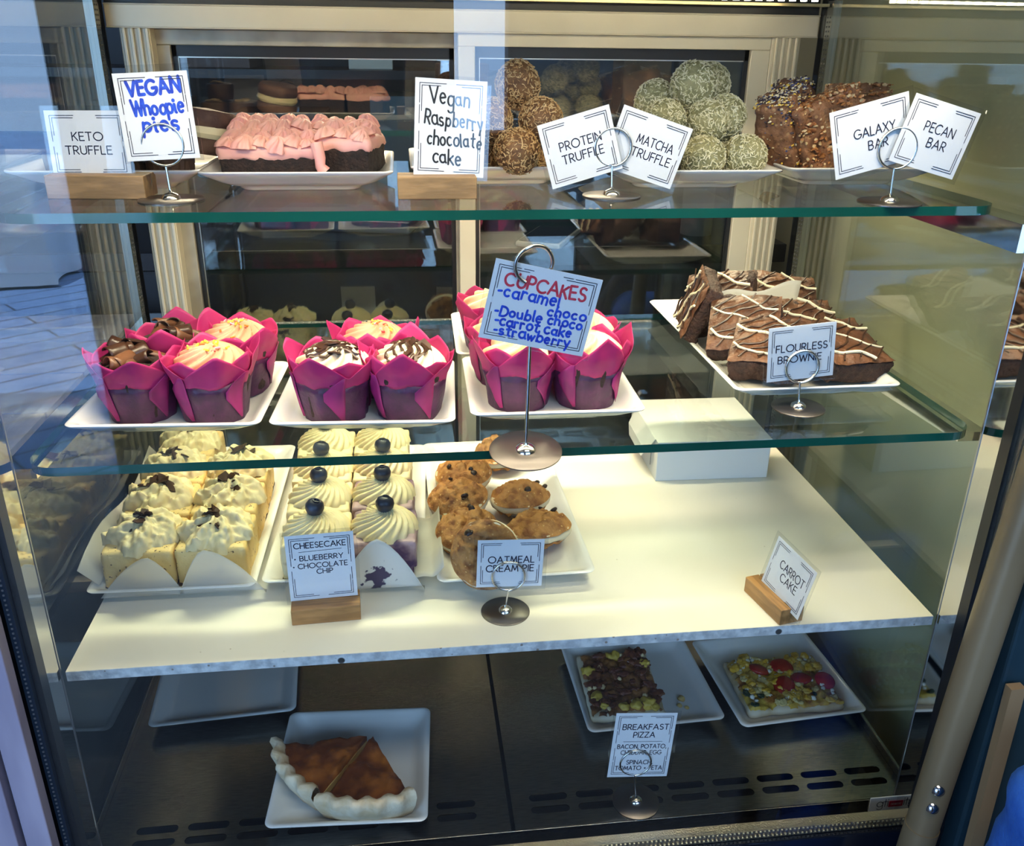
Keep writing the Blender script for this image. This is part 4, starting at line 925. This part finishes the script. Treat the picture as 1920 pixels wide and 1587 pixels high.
sheet('parchment liner showing at the front right edge of the brownie plate', lambda u, v: (.706+.158*u, .092+.10*v, zb_+.0012+.0008*sin(u*20)), group=None)

# ------------------------------------------------------------------ cake box on the board
CARD_ = mat('white cake box card', (.84, .83, .80), .45)
bx = thing('cake_box', 'closed white cardboard cake box at the back of the cream board', 'box', (.772, .424, ZL), (0, 0, radians(-1)))
bw, bd_, bh = .164, .160, .060
obj('tray', MB().span((-bw/2, -bd_/2, 0), (bw/2, bd_/2, bh-.001)), CARD_, bx, bevel=.0012, smooth=False)
lid = obj('lid', MB().span((-bw/2-.0006, -bd_/2-.0006, bh-.001), (bw/2+.0006, bd_/2+.0006, bh+.0004)), CARD_, bx, bevel=.0006, smooth=False)
obj('side_flap', MB().loft([[Vector((-bw/2-.001, -bd_/2+.012, bh)), Vector((-bw/2-.001, bd_/2-.03, bh))], [Vector((-bw/2-.012, -bd_/2+.02, bh-.022)), Vector((-bw/2-.012, bd_/2-.035, bh-.022))], [Vector((-bw/2-.014, -bd_/2+.035, bh-.036)), Vector((-bw/2-.014, bd_/2-.05, bh-.036))]], False, False, False), CARD_, bx, solid=.0008, smooth=False)
obj('tab_slot', MB().span((-bw/2-.0012, -bd_/2+.03, .012), (-bw/2-.0002, -bd_/2+.031, .045)).span((-bw/2-.0012, -bd_/2+.03, .044), (-bw/2-.0002, -bd_/2+.05, .045)), mat('slot shadow line', (.35, .34, .32), .8), bx, smooth=False)

# ------------------------------------------------------------------ quiche and pizza on the deck
QC = mat('pale pie crust', (.72, .60, .42), .7, col2=(.60, .44, .25), ns=40, bump=.3, bs=200)
QT = mat('browned quiche top', (.13, .032, .008), .35, col2=(.46, .145, .02), ns=30, lim=(.46, .76), bump=.3, bs=120, coat=.2)
QF = mat('egg filling', (.62, .44, .15), .5, col2=(.50, .30, .08), ns=40)
def quiche(label, loc, rz, seed, ang=radians(48), R=.128, h=.036, r0=.035):
    t = thing('quiche_slice', label, 'quiche', loc, (0, 0, rz), 'quiche slices'); n = 26
    def arc(r_, z, wob=0): return [Vector(((r_+wob*cos(k*2*pi/5.4))*sin(-ang/2+ang*k/n), -(r_+wob*cos(k*2*pi/5.4))*cos(-ang/2+ang*k/n), z)) for k in range(n+1)]
    # filling wedge
    lo = arc(R-.006, .002); hi = arc(R-.006, h-.014); tipl = [Vector((0, -r0, .002))]; tiph = [Vector((0, -r0, h-.014))]
    m = len(lo); mb = MB(); vs = lo+tipl+hi+tiph; N_ = m+1
    mb.add(vs, [tuple(range(N_-1, -1, -1))]+[(i, (i+1) % N_, (i+1) % N_+N_, i+N_) for i in range(N_)]+[tuple(range(N_, 2*N_))])
    obj('filling', mb, QF, t, smooth=False)
    g = []
    for j in range(22):
        f = j/21; row = []
        for k in range(n+1):
            a = -ang/2+ang*k/n; rr0 = (R-.005)*(1-f); x = rr0*sin(a); y = -r0*f-rr0*cos(a); p = Vector((x, y, 0))
            row.append(Vector((x, y, h-.0055+.0060*fbm(p, 34, seed, 3)+.0015*fbm(p, 140, seed, 2)-(.011 if k in (0, n) else 0))))
        g.append(row)
    obj('browned_top', MB().loft(g, False, False, False), QT, t, smooth=80)
    cr_ = MB().loft([arc(R-.014, .0), arc(R-.003, 0), arc(R+.006, h*.55, .0012), arc(R+.010, h*.98, .0030), arc(R+.007, h+.006, .0036), arc(R+.001, h+.0065, .0032), arc(R-.004, h, .0022), arc(R-.005, h*.7), arc(R-.014, .0)], False, False, False)
    cr_.displace(lambda p, n: .0008*fbm(p, 150, seed, 2))
    obj('fluted_crust', cr_, QC, t, smooth=75)
    return t
quiche('quiche slice at the front of the plate, fluted crust toward the glass', (.2880, .120, PF), radians(-3), 601, radians(55), .112, r0=.006)
quiche('quiche slice on the left, fluted crust toward the side', (.2850, .1215, PF), radians(-59), 602, radians(54), .108, r0=.006)
DOUGH = mat('pizza dough', (.70, .62, .46), .7, col2=(.52, .38, .2), ns=30)
CHEESE = mat('melted cheese and egg', (.62, .40, .06), .45, col2=(.36, .13, .025), ns=45, lim=(.48, .64), bump=.4, bs=160)
DARKT = mat('dark baked topping', (.12, .042, .016), .4, col2=(.32, .13, .035), ns=50, bump=.5, bs=160)
def pizza(label, loc, rz, sx, sy, seed, topm, pieces):
    t = thing('pizza_square', label, 'pizza', loc, (0, 0, rz), None); rnd = random.Random(seed)
    obj('dough', MB().rbox((sx, sy, .012), .005, .0045, (0, 0, .006)).displace(lambda p, n: .0018*fbm(p, 50, seed, 2)), DOUGH, t, smooth=70)
    n = 44; g = [[Vector((-sx/2+.002+(sx-.004)*i/n, -sy/2+.002+(sy-.004)*j/n, .0105+.0065*min(1, 5*min(i, n-i, j, n-j)/n)**.6+.0055*fbm(Vector((sx*i/n, sy*j/n, 0)), 85, seed, 3))) for i in range(n+1)] for j in range(n+1)]
    obj('cheese', MB().loft(g, False, False, False), topm, t, smooth=80)
    for nm, mt, cnt, s, sc, pos in pieces:
        for i in range(cnt):
            x, y = pos[i] if pos else (rnd.uniform(-.45, .45)*sx, rnd.uniform(-.45, .45)*sy); q = s*rnd.uniform(.7, 1.25); sd = rnd.random()*50
            o = obj(nm, MB().ico(q, 2 if q < .004 else 3, sc=sc).displace(lambda p, n_: q*.48*noise.noise(p*(1.7/q)+Vector((sd, 0, 0))) if nm != 'tomato_half' else q*.04*noise.noise(p*200)), mt, t, (x, y, .0168+.002*rnd.random()), (rnd.uniform(-.3, .3), rnd.uniform(-.3, .3), rnd.uniform(0, 6)), smooth=70)
    return t
pizza('square of pizza with red tomato halves, feta crumbs and yellow egg', (.8440, .186, PF), radians(0), .134, .106, 701, CHEESE, [
    ('feta_crumb', mat('feta', (.78, .74, .64), .6), 60, .0028, (1, 1, .8), None), ('egg_piece', mat('yellow egg', (.66, .36, .015), .45, col2=(.62, .42, .11), ns=60), 52, .0062, (1.3, 1, .5), None), ('potato_piece', mat('pale potato', (.62, .48, .2), .5), 44, .0048, (1.3, 1, .55), None),
    ('spinach_bit', mat('dark spinach', (.02, .035, .012), .5), 12, .0038, (1.5, .8, .4), None), ('tomato_half', mat('roast tomato', (.28, .010, .008), .22, col2=(.40, .03, .015), ns=70), 5, .0120, (1.15, 1, .42), [(-.026, .022), (-.004, -.014), (.024, -.002), (.056, -.010), (.008, .024)])])
pizza('square of pizza darkened by bacon, behind the breakfast pizza card', (.6180, .203, PF), radians(-2), .100, .130, 702, DARKT, [
    ('bacon_piece', mat('crisp bacon', (.10, .026, .016), .4, col2=(.22, .075, .03), ns=90), 48, .0062, (1.5, .9, .4), None), ('potato_piece', mat('golden potato', (.55, .36, .05), .5), 9, .0072, (1.2, 1, .6), [(-.036, -.034), (-.004, -.054), (.026, -.050), (.036, -.056), (-.03, -.05), (.012, -.05), (-.04, .02), (.04, .03), (0, .05)]), ('cheese_crumb', mat('pale cheese crumb', (.66, .5, .26), .6), 12, .0035, (1, 1, .8), None)])
for i, (x, y, k, s) in enumerate([(.6935, .168, PF, .0032), (.7000, .180, PF, .0046), (.7020, .163, PF, .0028)]):
    o = obj('pizza_crumb', MB().ico(s, 2, sc=(1.2, 1, .8)).displace(lambda p, n: s*.4*noise.noise(p*300)), QF, None, (x, y, k+s*.5), smooth=60); tag(o, 'tiny yellow crumb on the bacon pizza plate', 'crumb', 'crumbs beside the bacon pizza')

# ------------------------------------------------------------------ settle tilted food so it rests inside its plate
def zfloor(i, k):
    T = [(-1, .0205), (0, .0205), (.004, .0213), (.0075, .0195), (.014, .0128), (.020, .0087), (.024, .0076), (9, .0074)]
    for (a, za), (b, zb) in zip(T, T[1:]):
        if a <= i <= b: return (za+(zb-za)*(i-a)/(b-a))*k
    return 0
def family(o):
    yield o
    for c in o.children: yield from family(c)
bpy.context.view_layer.update()
PL = [(a, b, h, o.matrix_world.inverted()) for o, a, b, h in PLATES]
for r_ in [o for o in COL.objects if o.parent is None and o.get('category') in ('brownie', 'bar', 'cookie sandwich', 'pizza', 'whoopie pie', 'truffle', 'cake', 'quiche')]:
    worst = 0
    for o in family(r_):
        if o.type != 'MESH' or o.name.startswith(('coconut', 'nut')): continue
        for v in list(o.data.vertices)[::2]:
            w_ = o.matrix_world @ v.co
            for a, b, h, inv in PL:
                l = inv @ w_
                if abs(l.x) < a and abs(l.y) < b and -.04 < l.z < h: worst = max(worst, zfloor(min(a-abs(l.x), b-abs(l.y)), h/.0215)-l.z)
    if worst > .002: r_.location.z += min(worst-.0015, .013 if r_['category'] in ('brownie', 'bar') else .006)
# ------------------------------------------------------------------ around the case
TILE = mat('lavender plank tile', (.34, .30, .36), .4, col2=(.25, .22, .28), ns=9, stretch=(3, 3, .6), bump=.02)
ct = thing('tiled_counter', 'pale lavender plank-clad counter standing left of the display case', 'counter', (-.45, .3, FL))
def tp(name, mb, mt=None): return obj(name, mb.xf(Matrix.Translation((.45, -.3, -FL))), mt or TILE, ct, smooth=False, bevel=.001)
tp('carcass', MB().span((-.90, -.046, FL), (-.046, .60, .44)), BLACK)
tp('front_plank', MB().span((-.033, -.074, FL), (-.010, -.060, .62)))
for k in range(7):
    tp('front_plank', MB().span((-.040-.124*(k+1)+.006, -.074, FL), (-.040-.124*k, -.060, .452)))
tp('backing', MB().span((-.90, -.0598, FL), (-.020, -.0575, .44)), BLACK)
for k in range(5):
    tp('top_plank', MB().span((-.90, -.060+.128*k+.003, .44), (-.046, -.060+.128*(k+1), .452)))
# kitchen side
kc = thing('kitchen_counter', 'black kitchen counter behind the sliding rear doors', 'counter', (.5, 1.1, FL))
def kp(name, mb, mt): return obj(name, mb.xf(Matrix.Translation((-.5, -1.1, -FL))), mt, kc, smooth=False, bevel=.002)
kp('worktop', MB().span((-.8, .64, .500), (.97, 1.25, .53)), mat('black worktop', (.012, .012, .014), .18))
kp('cabinet', MB().span((-.78, .68, FL), (.96, 1.22, .50)), mat('dark cabinet', (.03, .03, .034), .5))
ph = thing('phone', 'white phone lying on the black counter behind the right rear door', 'phone', (.585, .70, .53), (0, 0, radians(-24)))
obj('body', MB().rbox((.074, .15, .009), .0042, .006, (0, 0, .0045)), mat('white phone shell', (.75, .74, .73), .25), ph)
obj('screen', MB().prism(rr(-.033, .033, -.07, .07, .006, back=True), .0088, .0094), mat('phone screen', (.02, .02, .03), .08), ph, smooth=False)
def kbox(name, label, cat, c, d, col, rz=0, rough=.6, group=None):
    o = obj(name, MB().box((0, 0, d[2]/2), d), mat(label[:22], col, rough), None, c, (0, 0, rz), bevel=.004, smooth=False); return tag(o, label, cat, group)
cn = obj('canister', MB().lathe([(.001, 0), (.026, 0), (.0265, .003), (.0265, .205), (.024, .212), (.001, .213)], 36), mat('grey-blue steel', (.26, .32, .36), .4), None, (.845, .735, .53)); tag(cn, 'grey-blue canister on the black counter behind the right rear post', 'canister')
for z, lb in ((.9, 'lowest'), (1.35, 'middle'), (1.8, 'highest')):
    o = obj('wall_shelf', MB().span((-1.25, 2.70, FL+z), (1.35, 3.20, FL+z+.03)), BLACK, smooth=False); tag(o, lb+' of the three black shelves on the dim kitchen back wall', 'shelf')
pc = [(-.95, .93, .30, .34, (.16, .12, .09), 'brown carton on the lowest kitchen shelf'), (-.45, .93, .34, .30, (.07, .11, .17), 'navy bin on the lowest kitchen shelf'), (.0, .93, .22, .36, (.20, .30, .32), 'teal bin on the lowest kitchen shelf'), (.55, .93, .30, .28, (.14, .10, .08), 'dark brown box on the lowest kitchen shelf'),
      (-.70, 1.38, .34, .30, (.12, .10, .10), 'charcoal box on the middle kitchen shelf'), (-.1, 1.38, .16, .34, (.55, .62, .58), 'pale paper stack on the middle kitchen shelf'), (.50, 1.38, .4, .28, (.09, .13, .2), 'blue crate on the middle kitchen shelf'), (.95, 1.38, .16, .3, (.2, .19, .18), 'grey lid stack on the middle kitchen shelf')]
for x, z, w_, h_, c, lb in pc: kbox('storage_box', lb, 'box', (.35+x, 2.95, FL+z), (w_, .34, h_), c)
kbox('paper_carton', 'white takeaway carton on the black counter behind the left rear door', 'carton', (.36, .98, .53), (.13, .10, .17), (.42, .46, .50), radians(8))
kbox('tablet', 'blue-grey tray leaning on the black counter behind the left rear door', 'tray', (.25, .86, .53), (.26, .16, .02), (.16, .22, .36), radians(-14), .3)
kbox('cup_stack', 'column of grey cup lids on the black counter by the fridge', 'cups', (.80, 1.0, .53), (.09, .09, .36), (.25, .24, .23), 0)
kbox('wooden_board', 'reddish brown board on the black counter behind the raspberry card', 'board', (.47, 1.10, .53), (.10, .05, .26), (.16, .06, .05), radians(4))
kbox('blue_bag', 'hanging slate-blue bag standing behind the protein truffles', 'bag', (.72, 1.35, .53), (.20, .12, .44), (.10, .19, .32), radians(6))
# right foreground
TAN = mat('tan painted tube', (.27, .20, .105), .38, .3, col2=(.23, .17, .09), ns=8)
A0 = Vector((.8745, -.10, .032)); B0 = Vector((.8900, -.10, .335))
A1 = A0-(B0-A0)*2.2; B1 = B0+(B0-A0)*.6
lg = thing('tan_tube_leg', 'slanting tan metal tube with two bolts in front of the right corner', 'tube', (A1.x, A1.y, A1.z))
obj('tube', MB().tube([A1-A1, B1-A1], .0168, 40), TAN, lg)
obj('collar', MB().tube([A0-A1-(B0-A0)*.60, A0-A1+(B0-A0)*.10], .0176, 40), TAN, lg)
for k in (.24, .32):
    p = A0-A1+(B0-A0)*k+Vector((-.007, -.0150, -.003)); obj('bolt', MB().lathe([(.0002, .004), (.004, .0035), (.0062, .001), (.0072, -.001)], 20).xf(Matrix.Rotation(radians(90), 4, 'X')), CHROME, lg, p)
TEAL = mat('dark teal panel', (.012, .035, .05), .45, col2=(.02, .05, .065), ns=8)
o = obj('side_cabinet', MB().span((.944, -.075, FL), (1.10, -.03, .60)), TEAL, smooth=False, bevel=.003); tag(o, 'dark teal cabinet end right of the glass case', 'cabinet')
o = obj('tan_board', MB().box((0, 0, .44), (.016, .010, .88)), mat('tan board', (.30, .19, .09), .6), None, (.974, -.086, FL), (0, radians(-1.5), 0), smooth=False); tag(o, 'narrow tan board leaning on the teal cabinet', 'board')
JK = mat('blue fabric', (.01, .10, .48), .8, col2=(.02, .13, .55), ns=60, bump=.3, bs=300); JG = mat('grey fleece', (.10, .11, .15), .9, col2=(.14, .15, .2), ns=90, bump=.6, bs=400)
jk = thing('backpack', 'blue bag with grey fleece edge in the bottom right corner', 'bag', (.905, -.25, FL))
obj('body', MB().rbox((.16, .16, .90), .05, .014, (.045, 0, .45)).displace(lambda p, n: .012*fbm(p, 12, 3, 3)), JK, jk, smooth=70)
obj('fleece_edge', MB().tube([(-.075, -.05, 0), (-.075, -.05, .60), (-.070, -.05, .80), (-.055, -.05, .87), (-.02, -.04, .93), (.06, -.03, .96)], [.018, .018, .018, .018, .018, .014], 16).displace(lambda p, n: .004*fbm(p, 30, 8, 3)), JG, jk)

# white draped table out on the pavement, mirrored in the front glass
tb = thing('draped_table', 'white draped table out on the pavement, mirrored at the left of the glass', 'table', (-2.95, -5.7, FL-.005))
def hem(r, z, wv): return [Vector((1.0*r*max(-1, min(1, 1.35*cos(a)))+wv*cos(9*a), .5*r*max(-1, min(1, 1.35*sin(a)))+wv*cos(11*a), z)) for a in [2*pi*k/96 for k in range(96)]]
obj('tablecloth', MB().loft([hem(1.06, .02, .03), hem(1.03, .4, .015), hem(1.0, .70, .003), hem(.98, .715, 0)], False, True), mat('white cloth', (.8, .8, .8), .8), tb, smooth=60)
